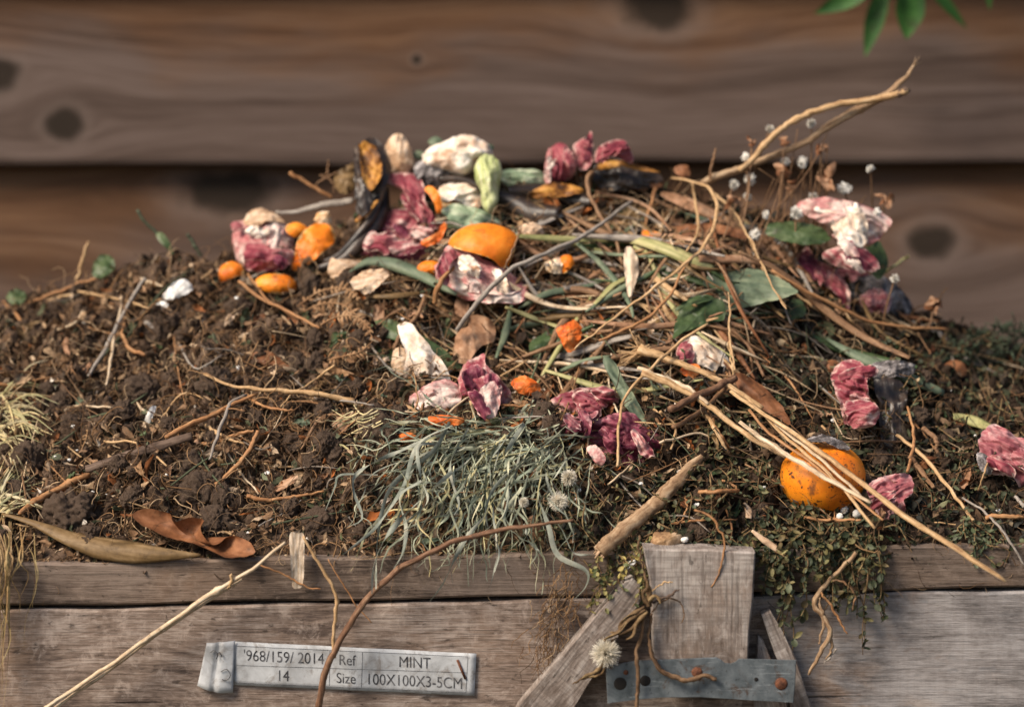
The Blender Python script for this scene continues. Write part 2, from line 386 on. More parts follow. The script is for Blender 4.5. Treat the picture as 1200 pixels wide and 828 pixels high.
V, F = prism(C3((518, 182), (545, 172), (572, 196), (574, 250), (470, 420), (380, 560), (270, 740), (90, 740), (140, 624), (330, 400)), -.022, -.0028)
rotated_mesh('brace', V, F, M_blk, math.radians(-52), at_y(680, 760, -.02))
V, F = prism(C3((996, 300), (1030, 286), (1075, 360), (1122, 462), (1172, 624), (1210, 760), (1110, 760), (1098, 560), (1045, 440)), -.018, -.0032)
rotated_mesh('brace', V, F, M_blk, math.radians(66), at_y(920, 770, -.02))
V, F = prism(C3((985, 372), (1003, 388), (1030, 450), (1088, 600), (1096, 740), (968, 740), (978, 480)), -.012, -.0036)
rotated_mesh('brace', V, F, M_low, math.radians(75), at_y(900, 790, -.02))
# galvanised strap with rusty screws and dark discs painted as shade in its holes
g = G('galvanised_metal'); ob = g.coord('Object')
n1 = g.noise(ob, 60, 6, .65, .4); c = g.ramp(n1, [(.3, (.055, .070, .080)), (.5, (.125, .145, .158)), (.72, (.21, .235, .25))])
c = g.mix(g.math('MULTIPLY', g.step(g.noise(ob, 55, 6, .75, .5), .54, .68), .85), c, (.075, .042, .026)); c = g.mix(g.step(g.noise(g.vmul(ob, (40, 1, 500)), 1, 4, .7, .4), .60, .68, 0, .5), c, (.36, .40, .42)); c = g.mix(g.step(g.noise(ob, 260, 4, .7), .58, .68, 0, .7), c, (.03, .03, .03))
MET = g.fin(c, g.ramp(n1, [(.3, .38), (.7, .6)]), g.bump(n1, .25, .0008), .5); MET.node_tree.nodes['Principled BSDF'].inputs['Metallic'].default_value = .35
V, F = prism(C3((450, 495), (462, 478), (560, 462), (700, 456), (838, 450), (855, 458), (868, 470), (890, 472), (906, 466), (918, 455), (1000, 457), (1120, 460), (1116, 540), (1110, 609), (950, 600), (780, 590), (640, 591), (560, 598), (456, 611)), -.0345, -.0325, .0006)
strap = mk('metal_strap', V, F, MET, binr, smooth=False)
g = G('rust'); RUST = g.fin(g.ramp(g.noise(g.coord('Object'), 400, 5), [(.3, (.05, .02, .012)), (.6, (.16, .06, .03)), (.8, (.24, .11, .06))]), .8, g.bump(g.noise(g.coord('Object'), 700, 3), .6, .0006))
g = G('painted_hole_shade'); HOLE_SHADE = g.fin((.012, .01, .009, 1), .9)  # near-black colour stands for the shade inside the strap openings
def disc(px, py, r, y0, y1, mat, name, parent, dome=0.0):
    c = at_y(px, py, y1); P = []
    ang = np.linspace(0, 6.2832, 20, endpoint=False); V = []
    for q, yy in ((1.0, y1), (1.0, y0 + .0006), (.8, y0), (.3, y0 - dome)):
        V += [(c[0] + q * r * PXM * math.cos(a), yy, c[2] + q * r * PXM * math.sin(a)) for a in ang]
    F = [(k * 20 + i, k * 20 + (i + 1) % 20, k * 20 + 20 + (i + 1) % 20, k * 20 + 20 + i) for k in range(3) for i in range(20)] + [tuple(60 + i for i in range(20))]
    return mk(name, V, F, mat, parent)
for (x, y, r, m, nm) in ((500, 540, 8.4, HOLE_SHADE, 'hole_shade'), (588, 530, 7.2, HOLE_SHADE, 'hole_shade'), (770, 500, 6.4, RUST, 'screw'), (978, 525, 2.8, HOLE_SHADE, 'hole_shade'), (1066, 540, 7.4, RUST, 'screw'), (520, 500, 3, RUST, 'screw')):
    (px, py), = C3((x, y))
    up = .0354 if nm == 'screw' else .0348
    disc(px, py, r, -up, -.0330, m, nm, strap, .0010 if nm == 'screw' else .0)
# dark stain streak on the plank and hairline crack come from the wood material; the paper tag:
g = G('tag_plastic'); ob = g.coord('Object'); n1 = g.noise(ob, 35, 5, .6, .5)
c = g.ramp(n1, [(.35, (.26, .265, .27)), (.5, (.42, .435, .45)), (.68, (.55, .57, .585))])
c = g.mix(g.math('MULTIPLY', g.step(g.noise(ob, 70, 6, .75, .6), .50, .68), .7), c, (.17, .14, .115))
TAGM = g.fin(c, .45, g.bump(g.noise(ob, 80, 3), .3, .001), .4)
g = G('tag_ink'); INK = g.fin(g.ramp(g.noise(g.coord('Object'), 120, 5, .7), [(.42, (.03, .03, .034)), (.62, (.16, .16, .165))]), .6)
YL = -.0004
def tagoff(x): return .0005 + .0007 * math.sin((x - 215) / 860 * 9) ** 2
def tagp(x, y, dy=0.0): (px, py), = C2((x, y)); return at_y(px, py, YL - dy)
V = []; F = []; nx, nz = 40, 8
for i in range(nx + 1):
    for j in range(nz + 1):
        u, v = i / nx, j / nz
        x = 215 + u * 860 - 7 * v * u; y = (392 + 43 * u) * (1 - v) + (545 + 38 * u) * v
        p = tagp(x, y); p[1] -= tagoff(x); V.append(p)
F = [(i * (nz + 1) + j, i * (nz + 1) + j + 1, (i + 1) * (nz + 1) + j + 1, (i + 1) * (nz + 1) + j) for i in range(nx) for j in range(nz)]
nV = len(V)
label = thing('label_tag', tagp(640, 490), 'long pale printed label stapled to the plank at the bottom left, reading MINT and 2014', 'label')
o = mk('tag_strip', V, F, TAGM, label); md = o.modifiers.new('thickness', 'SOLIDIFY'); md.thickness = .0004; md.offset = 0
# folded-over end
V = []; out = [(228, 388), (222, 568), (160, 560), (140, 545)], None
gx, gz = 14, 10
for i in range(gx + 1):
    for j in range(gz + 1):
        u, v = i / gx, j / gz
        xl, yl = 128 - 33 * v, 396 + 150 * v; xr, yr = 228 - 8 * v, 388 + 182 * v
        x, y = xl + (xr - xl) * u, yl + (yr - yl) * u + (8 * math.sin(u * 3.1) if v > .9 else 0)
        p = tagp(x, y); p[1] -= .0022 + .0034 * abs(math.sin(u * 3.14)) * (.5 + .5 * v) - .0024 * math.exp(-((u - .45) / .07) ** 2) + .0005 * math.sin(v * 7 + u * 3); V.append(p)
F = [(i * (gz + 1) + j, i * (gz + 1) + j + 1, (i + 1) * (gz + 1) + j + 1, (i + 1) * (gz + 1) + j) for i in range(gx) for j in range(gz)]
o = mk('folded_end', V, F, TAGM, label); md = o.modifiers.new('thickness', 'SOLIDIFY'); md.thickness = .0004; md.offset = 0
mb = MB()
def text(s, x, y, hpx, parts=mb, slant=0.0):
    cu = bpy.data.curves.new('lettering', 'FONT'); cu.body = s; cu.size = 1; cu.align_x = 'CENTER'; cu.align_y = 'CENTER'; cu.offset = 0.0
    ob_ = bpy.data.objects.new('lettering', cu); COL.objects.link(ob_)
    bpy.context.view_layer.update(); dg = bpy.context.evaluated_depsgraph_get()
    me = bpy.data.meshes.new_from_object(ob_.evaluated_get(dg)); bpy.data.objects.remove(ob_)
    Vt = np.array([v.co[:] for v in me.vertices]); Fm = [tuple(p.vertices) for p in me.polygons]
    k = hpx; out = []
    for vx, vy, _ in Vt:
        X = vx * k * .86; Y = -vy * k
        p = tagp(x + X, y + Y + X * .047); p[1] -= tagoff(x + X) + .0004; out.append(p)
    parts.add(out, Fm); bpy.data.meshes.remove(me)
text("'968/159/ 2014", 398, 449, 55); text('14', 395, 514, 55); text('Ref', 620, 459, 52); text('Size', 617, 523, 52)
text('MINT', 858, 468, 55); text('100X100X3-5CM', 857, 533, 55)
def line(x0, y0, x1, y1, w=1.6):
    d = np.array([x1 - x0, y1 - y0], float); d /= np.linalg.norm(d); nn = np.array([-d[1], d[0]]) * w / 2
    k = 12; V = []
    for i in range(k + 1):
        c = np.array([x0, y0]) + (np.array([x1, y1]) - (x0, y0)) * i / k
        for s in (-1, 1): p = tagp(*(c + nn * s)); p[1] -= tagoff(c[0]) + .00035; V.append(p)
    mb.add(V, [(2 * i, 2 * i + 1, 2 * i + 3, 2 * i + 2) for i in range(k)])
line(232, 408, 1045, 446); line(232, 476, 1042, 502); line(1045, 446, 1038, 572); line(560, 424, 558, 548); line(675, 430, 671, 553); line(232, 538, 1038, 572)
mb.build('lettering', INK, label, smooth=False)
mb = MB()
for pts in (C2((140, 432), (152, 424), (165, 440), (160, 455)), C2((176, 500), (196, 490), (210, 512), (196, 530), (180, 526)), C2((160, 440), (172, 432), (180, 448))):
    P = cr([at_y(p[0], p[1], YL - .0058) for p in pts], 12); mb.add(*tube(P, [.0004], 5))
mb.build('smudged_print', INK, label)
V, F, U = tube([tagp(1008, 458, .0016), tagp(1022, 492, .0020), tagp(1036, 524, .0016)], [.0011], 6); mk('staple', V, F, RUST, label)

# ------------------------------------------------------------------ the heap of soil
YC = .335
crest_px = [(-420, 470), (-150, 400), (0, 354), (60, 342), (150, 320), (250, 302), (330, 286), (420, 245), (500, 222), (600, 214), (720, 212), (830, 222), (900, 252), (960, 296), (1020, 338), (1080, 384), (1200, 396), (1350, 430), (1600, 500)]
cp = np.array([at_y(a, b, YC) for a, b in crest_px])
zfront = lambda x: bz(30, 655, x, .01)
def crest_z(x): return np.interp(x, cp[:, 0], cp[:, 2])
def heap(nx, ns, detail, x0=-.567, x1=.567):
    xs = np.linspace(x0, x1, nx); ss = np.concatenate([np.linspace(-.06, 1, int(ns * .78)), np.linspace(1, 1.72, ns - int(ns * .78) + 1)[1:]])
    X, S_ = np.meshgrid(xs, ss, indexing='ij'); X = X.ravel(); S_ = S_.ravel()
    y = np.where(S_ < 0, .012, .012 + np.clip(S_, 0, 2) * (YC - .012))
    cz = np.interp(X, xs, np.convolve(np.pad(crest_z(xs), nx // 24, 'edge'), np.ones(2 * (nx // 24) + 1) / (2 * (nx // 24) + 1), 'valid')); zf = zfront(X)
    t = np.clip(S_, 0, 1)
    prof = t ** .92 + .05 * np.sin(t * 9.4 + X * 6) * t * (1 - t) * 4 * .6
    z = zf + (cz - zf) * prof
    z = np.where(S_ > 1, cz - .65 * (S_ - 1) * (YC) * (1 + (S_ - 1)), z)
    z = np.where(S_ < 0, zf + S_ * .6, z)
    P = np.stack([X, y, z], 1)
    N = np.zeros_like(P); N[:] = (0, -.72, .69); N[S_ > 1] = (0, .4, .9)
    def billow(p): return np.abs(pn(p)) * 2
    q = P + .012 * np.stack([pn(P * 31), pn(P * 31 + 9), pn(P * 31 + 21)], 1)
    fade = np.clip((S_ + .02) / .12, .25, 1)
    d = .020 * fbm(P * 9, 2) + .016 * (billow(q * 21) - .45) + .012 * (billow(q * 55 + 5) - .4)
    if detail:
        d += .0055 * (billow(q * 120 + 3) - .4) + .0028 * (billow(P * 260) - .4) + .0014 * pn(P * 560)
    P = P + N * (d * fade)[:, None]
    P[:, 1] = np.maximum(P[:, 1], np.where(S_ < .02, .004, -.008))
    n2 = len(ss)
    I = np.arange(nx * n2).reshape(nx, n2)
    F = np.stack([I[:-1, :-1].ravel(), I[1:, :-1].ravel(), I[1:, 1:].ravel(), I[:-1, 1:].ravel()], 1)
    return P, F
Vc, Fc = heap(230, 150, False)
BVH = BVHTree.FromPolygons([Vector(v) for v in Vc.tolist()], Fc.tolist())
Vs, Fs = heap(760, 420, True)
g = G('compost_soil'); ob = g.coord('Object')
n1 = g.noise(ob, 28, 7, .65, .4); n2 = g.noise(ob, 240, 5, .6)
c = g.ramp(g.math('ADD', g.math('MULTIPLY', n1, .6), g.math('MULTIPLY', n2, .4)), [(.32, (.018, .012, .009)), (.45, (.066, .043, .029)), (.56, (.128, .086, .060)), (.68, (.20, .138, .098))])
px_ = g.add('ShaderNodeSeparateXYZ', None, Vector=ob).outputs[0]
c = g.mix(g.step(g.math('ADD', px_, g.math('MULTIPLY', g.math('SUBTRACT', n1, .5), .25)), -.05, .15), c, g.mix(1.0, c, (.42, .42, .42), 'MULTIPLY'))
SOIL = g.fin(c, .95, g.bump(g.noise(ob, 480, 5, .7), .9, .0022), .12)
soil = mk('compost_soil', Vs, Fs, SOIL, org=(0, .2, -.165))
tag(soil, 'dark brown crumbly soil that makes up the body of the compost heap', 'soil', kind='stuff')

def tray(px, py):
    d = ray(px, py); h = BVH.ray_cast(Vector(CAM), Vector(d))
    return (h[3], np.array(h[1])) if h[0] is not None else (None, None)
def Sp(px, py, lift=0.0, ydef=None):
    """point of the heap seen at a pixel, lifted toward the viewer"""
    d = ray(px, py)
    if ydef is not None: t = (ydef - CAM[1]) / d[1]
    else:
        t, _ = tray(px, py)
        if t is None:
            for dy in range(4, 120, 4):
                t, _ = tray(px, py + dy)
                if t: break
            if t is None: t = (YC - .02 - CAM[1]) / d[1]
    return CAM + d * (t - lift)
def path(pts, n=24, lift=.004, deg=2, embed=.004, ydef=None):
    """a pixel track laid over the heap; a third number on a point is an extra lift there"""
    pts = [tuple(p) + (0.0,) * (3 - len(p)) for p in pts]
    Q = cr(pts, n); t = np.array([np.nan] * n); D = np.array([ray(a, b) for a, b, _ in Q])
    for i, (a, b, _) in enumerate(Q):
        if ydef is not None: t[i] = (ydef - CAM[1]) / D[i][1]
        else:
            h = tray(a, b)[0]
            if h: t[i] = h
    ok = ~np.isnan(t)
    if ok.sum() < 2:
        return np.array([Sp(a, b, lift + e) for a, b, e in Q])
    s = np.linspace(0, 1, n); tf = np.interp(s, s[ok], t[ok])
    co = np.polyfit(s, tf, min(deg, max(1, ok.sum() - 1))); fit = np.polyval(co, s)
    if ydef is None:
        over = np.max((fit - tf)[ok]); fit = fit - max(0, over - embed) * .75
    return CAM + D * (fit - lift - Q[:, 2])[:, None]

# ------------------------------------------------------------------ builders for the scraps
def tri(x): return np.abs((x % 1.0) * 2 - 1) * 2 - 1
def patch_geo(outline, lift=.006, nrm=(0, -.8, .6), bulge=.01, back=0, crumple=.002, cs=70, fold=0.0, fs=120, axis=0.0, rings=16, nb=84, power=.6, jit=2.0, ydef=None, center=None, anchor=None, cup=0.0, thick=.0007, fac=0.0, vfold=0.0, ucurl=0.0, dome=False, rim=0.0):
    O = np.asarray([p[:2] for p in outline], float); c = O.mean(0) if center is None else np.array(center, float)
    A = Sp(c[0], c[1], lift, ydef) if anchor is None else anchor
    n = norm(np.array(nrm, float)); tc0 = norm(CAM - A)
    if np.dot(n, tc0) < 0: n = -n
    while np.dot(n, tc0) < .55: n = norm(n + .2 * tc0)
    B = cr(O, nb, True); th = np.linspace(0, 6.2832, nb, endpoint=False); sd = rng.uniform(0, 50)
    if jit: B = B + (c - B) * (jit * .02 * fbm(np.c_[np.cos(th) * 3, np.sin(th) * 3, np.full(nb, sd)], 4, .75))[:, None]
    def onplane(p): d = ray(*p); return CAM + d * (np.dot(A - CAM, n) / np.dot(d, n))
    B3 = np.array([onplane(p) for p in B]); C3_ = onplane(c)
    toc = norm(CAM - A); dr = norm(n * .5 + toc * .5)
    a = math.radians(axis); ax = norm(onplane(c + np.array([math.cos(a), math.sin(a)]) * 20) - C3_); ay = np.cross(n, ax)
    V = [C3_]; R = [0.0]; TH = [0.0]
    for k in range(1, rings + 1):
        r = (k / rings) ** .9; V += list(C3_ + (B3 - C3_) * r); R += [r] * nb; TH += list(th)
    V = np.array(V); R = np.array(R); TH = np.array(TH); s3 = rng.uniform(-9, 9, 3)
    uv = np.c_[(V - C3_) @ ax, (V - C3_) @ ay]
    ru, rv = np.abs(uv[:, 0]).max() + 1e-6, np.abs(uv[:, 1]).max() + 1e-6
    e2 = np.clip((uv[:, 0] / ru) ** 2 + (uv[:, 1] / rv) ** 2, 0, 1.4)
    solid = back >= .55
    if dome: h = bulge * np.sqrt(np.clip(1.08 - .95 * e2, 0.0, 1))
    elif solid: h = bulge * np.sqrt(np.clip(1 - R ** 2, 0, 1)) * (.75 + .25 * np.clip(1 - e2, 0, 1))
    else: h = bulge * (1 - .85 * e2)
    h = h + cup * R ** 2 + vfold * (np.abs(uv[:, 1]) - rv * .4) + ucurl * (uv[:, 0] / ru) ** 2 * ru
    wv = uv * 1.0
    wob = np.c_[wv[:, 0] * fs * .16, wv[:, 1] * fs + 1.2 * pn(np.c_[wv * 60, np.zeros(len(wv))] + s3), np.zeros(len(wv))]
    z = crumple * fbm(V * cs + s3, 4) + fold * (np.abs(pn(wob + s3)) * 2 - .5)
    if fac:
        W = uv + .004 * np.c_[pn(V * 55 + s3), pn(V * 55 + s3 + 7)]
        f0 = 26.0
        for k in range(5):
            an = rng.normal(math.pi / 2, .75); an2 = rng.uniform(0, 1)
            z = z + fac * (26.0 / f0) ** .85 * .55 * tri((W[:, 0] * math.cos(an) + W[:, 1] * math.sin(an)) * f0 + an2); f0 *= 1.5
    if rim: z = z + rim * np.clip((R - .6) / .4, 0, 1) ** 1.5 * (pn(np.c_[np.cos(TH) * 2.2, np.sin(TH) * 2.2, np.full(len(TH), sd)]) * 1.6 + .35)
    top = V + dr * (h + z)[:, None]
    if solid: hb = -back * bulge * np.sqrt(np.clip(1 - R ** 2, 0, 1)) + z * (1 - .0 * R)
    else: hb = h + z - thick * np.clip((1 - R) * 8, 0, 1)
    bot = V + dr * hb[:, None]
    bot[R > .999] = top[R > .999]
    m = len(V)
    F = [(0, 1 + i, 1 + (i + 1) % nb) for i in range(nb)]
    for k in range(rings - 1):
        b0 = 1 + k * nb
        F += [(b0 + i, b0 + nb + i, b0 + nb + (i + 1) % nb, b0 + (i + 1) % nb) for i in range(nb)]
    F2 = [tuple(v + m for v in reversed(f)) for f in F]
    global LASTR; LASTR = np.repeat(np.r_[R, R][:, None], 3, 1)
    return np.vstack([top, bot]), F + F2, np.vstack([uv, uv]), A
ONION = None
NAMEDGRP = {}
def patch(name, label, cat, outline, mat, parent=None, group=None, **k):
    global ONION
    if ONION is None: ONION = {M[q].name: q for q in ('onion', 'onion_pale', 'onion_dark', 'mauve')}
    on = mat.name in ONION; O = np.array([p[:2] for p in outline], float); size = np.ptp(O, axis=0).max()
    extra = k.pop('extra', None)
    if on:
        k.setdefault('fac', .0032 * min(1, size / 50)); k.setdefault('rim', .004 * min(1.5, size / 60)); k.setdefault('jit', 3.0)
        if size > 30: k.setdefault('rings', 24); k.setdefault('nb', 110)
    elif mat.name not in ('orange_peel', 'dark_green_leaf', 'grey_green_leaf', 'tan_dry_leaf', 'rust_brown_leaf'):
        k.setdefault('fac', .0024 * min(1, size / 40)); k.setdefault('rim', .002); k.setdefault('jit', 3.0)
    V, F, U, A = patch_geo(outline, **k)
    o = mk(name, V, F, mat, parent, org=None if parent is not None else A, uv=U, col=LASTR)
    if parent is None: tag(o, label, cat, group)
    elif label: o['label'] = label
    if on and size > 34 and extra != 0:                       # loose torn layers over the main skin
        c = O.mean(0); holder = parent if parent is not None else o; ax = math.radians(k.get('axis', 0))
        for q in range(extra or (3 if size > 60 else 2)):
            fr = rng.uniform(.28, .55); off = (O[rng.integers(len(O))] - c) * rng.uniform(.25, .62); a = ax + rng.normal(0, .5); asp = rng.uniform(.35, .7)
            t = np.linspace(0, 6.2832, 10, endpoint=False); rr = size * .5 * fr * rng.uniform(.7, 1.25, 10)
            P = np.c_[rr * np.cos(t), rr * asp * np.sin(t)] @ np.array([[math.cos(a), math.sin(a)], [-math.sin(a), math.cos(a)]]) + c + off
            cand = {'onion': ['onion', 'onion_pale', 'onion_dark'], 'onion_pale': ['onion_pale', 'mould', 'onion_pale'], 'onion_dark': ['onion_dark', 'onion', 'onion_dark'], 'mauve': ['mauve', 'onion', 'mauve']}[ONION[mat.name]]
            kw = dict(k); kw.update(lift=k.get('lift', .006) + k.get('bulge', .01) * rng.uniform(.55, .95), bulge=k.get('bulge', .01) * rng.uniform(.2, .5), back=0, axis=math.degrees(a), rings=12, nb=56, rim=.004, fac=.002, center=None, jit=4.0, cup=0)
            V, F, U, _ = patch_geo(P, **kw); mk('loose_skin', V, F, M[cand[rng.integers(3)]], holder, uv=U, col=LASTR)
    return o
def parts(name, label, cat, pl_, group=None, base=None):
    """a thing made of several traced layers: (part name, outline, material, options)"""
    c = np.mean([p[:2] for p in pl_[0][1]], axis=0)
    t = thing(name, Sp(c[0], c[1], 0.0, base), label, cat, group)
    for (pn_, out, mat, kw) in pl_: patch(pn_, None, None, out, mat, t, **kw)
    return t
def stalk(name, label, cat, pts, r, mat, n=26, lift=.004, deg=2, sides=7, lump=.12, flat=1.0, parent=None, group=None, ydef=None, embed=.004, nodes=0, fray=0):
    P = path(pts, n, lift, deg, embed, ydef); rr = np.atleast_1d(np.array(r, float)) * PXM
    sk = np.linspace(0, len(pts) * 1.6, n)[:, None]; q0 = rng.uniform(0, 99)
    P = P + .0013 * np.stack([fbm(np.c_[sk, sk * 0 + q0 + 9 * j, sk * 0], 3, .6) for j in range(3)], 1)
    R = np.interp(np.linspace(0, 1, n), np.linspace(0, 1, len(rr)), rr) * (1 + .16 * fbm(np.c_[sk * 1.7, sk * 0 + q0, sk * 0], 3))
    for q in range(nodes):
        k = rng.integers(2, n - 2); R[k] *= 1.35
    mb = MB(); mb.add(*tube(P, R, sides, lump, flat))
    for e in range(fray):                                    # splintered end fibres
        i0 = P[-1]; d = norm(P[-1] - P[-3]); q = i0 + d * rng.uniform(.004, .012) + rng.normal(0, .0018, 3)
        mb.add(*tube([i0 - d * .004 + rng.normal(0, rr[-1] * .4, 3), (i0 + q) / 2, q], [rr[-1] * .35, rr[-1] * .12], 4))
    o = mb.build(name, mat, parent, org=None if parent is not None else P[0])
    if parent is None: tag(o, label, cat, group)
    return o
def blade(name, label, cat, pts, w, mat, n=26, lift=.005, deg=2, cup=.3, twist=0.0, face=None, parent=None, group=None, ydef=None, wav=.0, across=5, embed=.004):
    P = path(pts, n, lift, deg, embed, ydef); V, F, U = strip(P, np.array(w, float) * PXM * 1.08, None, across, cup, twist, face, wav)
    o = mk(name, V, F, mat, parent, org=None if parent is not None else P[0], uv=U)
    md = o.modifiers.new('thickness', 'SOLIDIFY'); md.thickness = .0004; md.offset = -1
    if parent is None: tag(o, label, cat, group)
    return o

# scrap materials
M = {}
M['onion'] = organic('red_onion_skin', [(.25, (.14, .020, .036)), (.46, (.31, .060, .082)), (.60, (.46, .15, .16)), (.74, (.72, .52, .47))], 24, 2, [(240, .64, .72, (.06, .03, .03))], .55, .45, 150, .0008, .25, edge=((.74, .50, .44), .86), dirt=.35)
M['onion_pale'] = organic('pale_mouldy_onion_skin', [(.20, (.42, .11, .12)), (.38, (.60, .30, .28)), (.52, (.74, .56, .50)), (.70, (.80, .72, .64))], 22, 2, [(60, .62, .72, (.44, .14, .15)), (240, .63, .70, (.12, .09, .07))], .6, .5, 170, .0008, .2, edge=((.60, .24, .23), .86), dirt=.35)
M['onion_dark'] = organic('dark_magenta_onion_skin', [(.22, (.06, .010, .022)), (.48, (.17, .030, .058)), (.64, (.31, .090, .115)), (.80, (.54, .32, .32))], 26, 3, [(120, .62, .72, (.03, .02, .02))], .5, .55, 170, .0009, .18, edge=((.50, .20, .22), .88), dirt=.4)
M['mauve'] = organic('mauve_crumpled_skin', [(.22, (.20, .045, .062)), (.48, (.36, .11, .125)), (.68, (.54, .28, .28)), (.85, (.68, .46, .44))], 30, 3, None, .6, .6, 150, .001, .18, edge=((.66, .44, .42), .86), dirt=.35)
M['orange'] = organic('orange_peel', [(.2, (.58, .11, .006)), (.5, (.76, .20, .008)), (.8, (.84, .32, .03))], 22, 0, None, .5, .7, 900, .0008, 0, .4, .35, .10, dirt=.65, edge=((.80, .50, .20), .985))
M['orange_rot'] = organic('spotted_orange_peel', [(.25, (.62, .15, .006)), (.5, (.80, .24, .010)), (.75, (.84, .30, .02))], 18, 0, [(150, .57, .63, (.09, .035, .012)), (42, .62, .74, (.20, .07, .02)), (420, .60, .66, (.03, .018, .01))], .46, .6, 900, .0006, 0, .42, .3, .12, dirt=.75)
M['carrot'] = organic('red_orange_scrap', [(.25, (.42, .06, .012)), (.5, (.66, .14, .02)), (.75, (.74, .30, .10))], 50, 0, [(120, .62, .72, (.08, .03, .02))], .5, .5)
M['citrus_in'] = organic('citrus_pith', [(.3, (.62, .30, .10)), (.5, (.76, .56, .36)), (.7, (.82, .72, .58))], 50, 0, None, .7, .6)
M['banana'] = organic('black_banana_skin', [(.3, (.012, .009, .008)), (.5, (.028, .020, .016)), (.68, (.06, .042, .032)), (.82, (.13, .085, .055))], 26, 6, None, .38, .6, 120, .0012, 0, .45)
M['banana_in'] = organic('browned_banana_inside', [(.25, (.03, .015, .008)), (.42, (.17, .065, .014)), (.58, (.42, .19, .035)), (.75, (.55, .30, .08))], 40, 3, [(80, .60, .70, (.02, .012, .008))], .55, .6)
M['tan'] = organic('tan_husk', [(.25, (.34, .19, .10)), (.5, (.58, .40, .26)), (.75, (.72, .58, .44))], 50, 4, [(160, .63, .72, (.25, .14, .08))], .7, .6, trans=.1)
M['mould'] = organic('white_mouldy_peel', [(.25, (.46, .28, .18)), (.42, (.66, .52, .40)), (.6, (.78, .71, .62)), (.8, (.84, .80, .74))], 40, 0, [(70, .61, .70, (.50, .24, .12)), (260, .66, .72, (.16, .10, .07))], .85, .8, 240, .0012)
M['greymould'] = organic('grey_furry_mould', [(.3, (.03, .027, .027)), (.45, (.09, .08, .08)), (.58, (.22, .20, .20)), (.75, (.46, .43, .42))], 90, 0, None, .95, 1.0, 420, .002)
M['cabbage'] = organic('pale_green_stalk', [(.25, (.34, .40, .14)), (.5, (.56, .60, .30)), (.75, (.72, .72, .50))], 30, 9, None, .45, .4, 90, .0008, .12)
M['cabbage_leaf'] = organic('wilted_blue_green_leaf', [(.25, (.09, .15, .09)), (.5, (.26, .34, .22)), (.7, (.50, .54, .40))], 34, 7, None, .55, .6, 90, .0012, .12)
M['leaf'] = organic('dark_green_leaf', [(.25, (.025, .045, .018)), (.5, (.060, .095, .038)), (.75, (.115, .15, .07))], 22, 2, [(50, .63, .74, (.16, .10, .04))], .42, .4, 130, .0006, .15)
M['leaf_grey'] = organic('grey_green_leaf', [(.25, (.07, .10, .065)), (.5, (.14, .18, .115)), (.75, (.24, .27, .17))], 22, 4, [(40, .66, .74, (.20, .12, .05))], .5, .4, 130, .0006, .15)
M['grass'] = organic('wilted_grass', [(.25, (.115, .135, .110)), (.45, (.225, .245, .205)), (.62, (.34, .35, .285)), (.8, (.50, .47, .36))], 26, 3, None, .6, .4, 130, .0006, .15, tint=True)
M['yblade'] = organic('yellow_green_blade', [(.25, (.20, .21, .08)), (.5, (.38, .36, .16)), (.75, (.52, .46, .24))], 20, 12, None, .5, .5, 90, .0006, .12)
M['brownleaf'] = organic('rust_brown_leaf', [(.25, (.10, .038, .016)), (.5, (.21, .085, .036)), (.75, (.33, .15, .07))], 34, 2, [(80, .64, .74, (.06, .03, .015))], .6, .6, 150, .0008, .12)
M['oliveleaf'] = organic('olive_brown_leaf', [(.25, (.09, .055, .022)), (.5, (.17, .105, .045)), (.75, (.27, .18, .09))], 26, 5, [(60, .64, .74, (.06, .035, .02))], .55, .5, 130, .0006, .12)
M['tanleaf'] = organic('tan_dry_leaf', [(.25, (.22, .11, .055)), (.5, (.38, .21, .12)), (.75, (.52, .34, .22))], 34, 3, [(90, .65, .74, (.14, .06, .03))], .6, .6, 140, .0008, .15)
M['paleleaf'] = organic('cream_dry_leaf', [(.25, (.52, .38, .26)), (.5, (.68, .54, .40)), (.75, (.76, .66, .52))], 30, 6, None, .55, .4, 120, .0005, .2)
M['straw'] = stalkmat('pale_straw', (.22, .115, .05), (.45, .285, .14), (.62, .45, .27))
M['straw_w'] = stalkmat('bleached_straw', (.32, .21, .12), (.54, .41, .27), (.70, .60, .46))
M['straw_d'] = stalkmat('brown_stem', (.10, .05, .025), (.21, .115, .06), (.32, .20, .11))
M['straw_o'] = stalkmat('orange_brown_stem', (.18, .075, .028), (.34, .165, .07), (.46, .27, .13))
M['straw_g'] = stalkmat('grey_stem', (.15, .125, .105), (.27, .235, .20), (.38, .34, .30))
M['stick'] = stalkmat('light_brown_stick', (.13, .07, .036), (.29, .185, .105), (.46, .34, .22), .8, 16)
M['twig'] = stalkmat('reddish_twig', (.075, .036, .020), (.165, .085, .048), (.29, .175, .105), .75, 14)
M['darkwood'] = stalkmat('dark_weathered_wood', (.045, .028, .020), (.10, .066, .048), (.17, .12, .09), .8, 16)
M['shell'] = organic('eggshell', [(.3, (.60, .58, .54)), (.6, (.78, .77, .74))], 60, 0, None, .6, .2)
M['white'] = organic('white_petal', [(.3, (.70, .66, .58)), (.6, (.84, .82, .77))], 90, 0, None, .7, .2, trans=.2, dirt=0)
M['puff'] = organic('seed_down', [(.3, (.72, .66, .54)), (.6, (.84, .80, .70))], 90, 0, None, .8, .1, trans=.3, dirt=0)
M['stone'] = organic('tan_stone', [(.3, (.18, .10, .05)), (.5, (.34, .21, .11)), (.7, (.50, .35, .22))], 60, 0, None, .8, .7)
M['clod'] = organic('dry_clod', [(.25, (.05, .033, .023)), (.45, (.115, .079, .057)), (.6, (.19, .135, .10)), (.78, (.28, .21, .16))], 60, 0, None, .95, 1.0, 420, .0022, 0, .1)
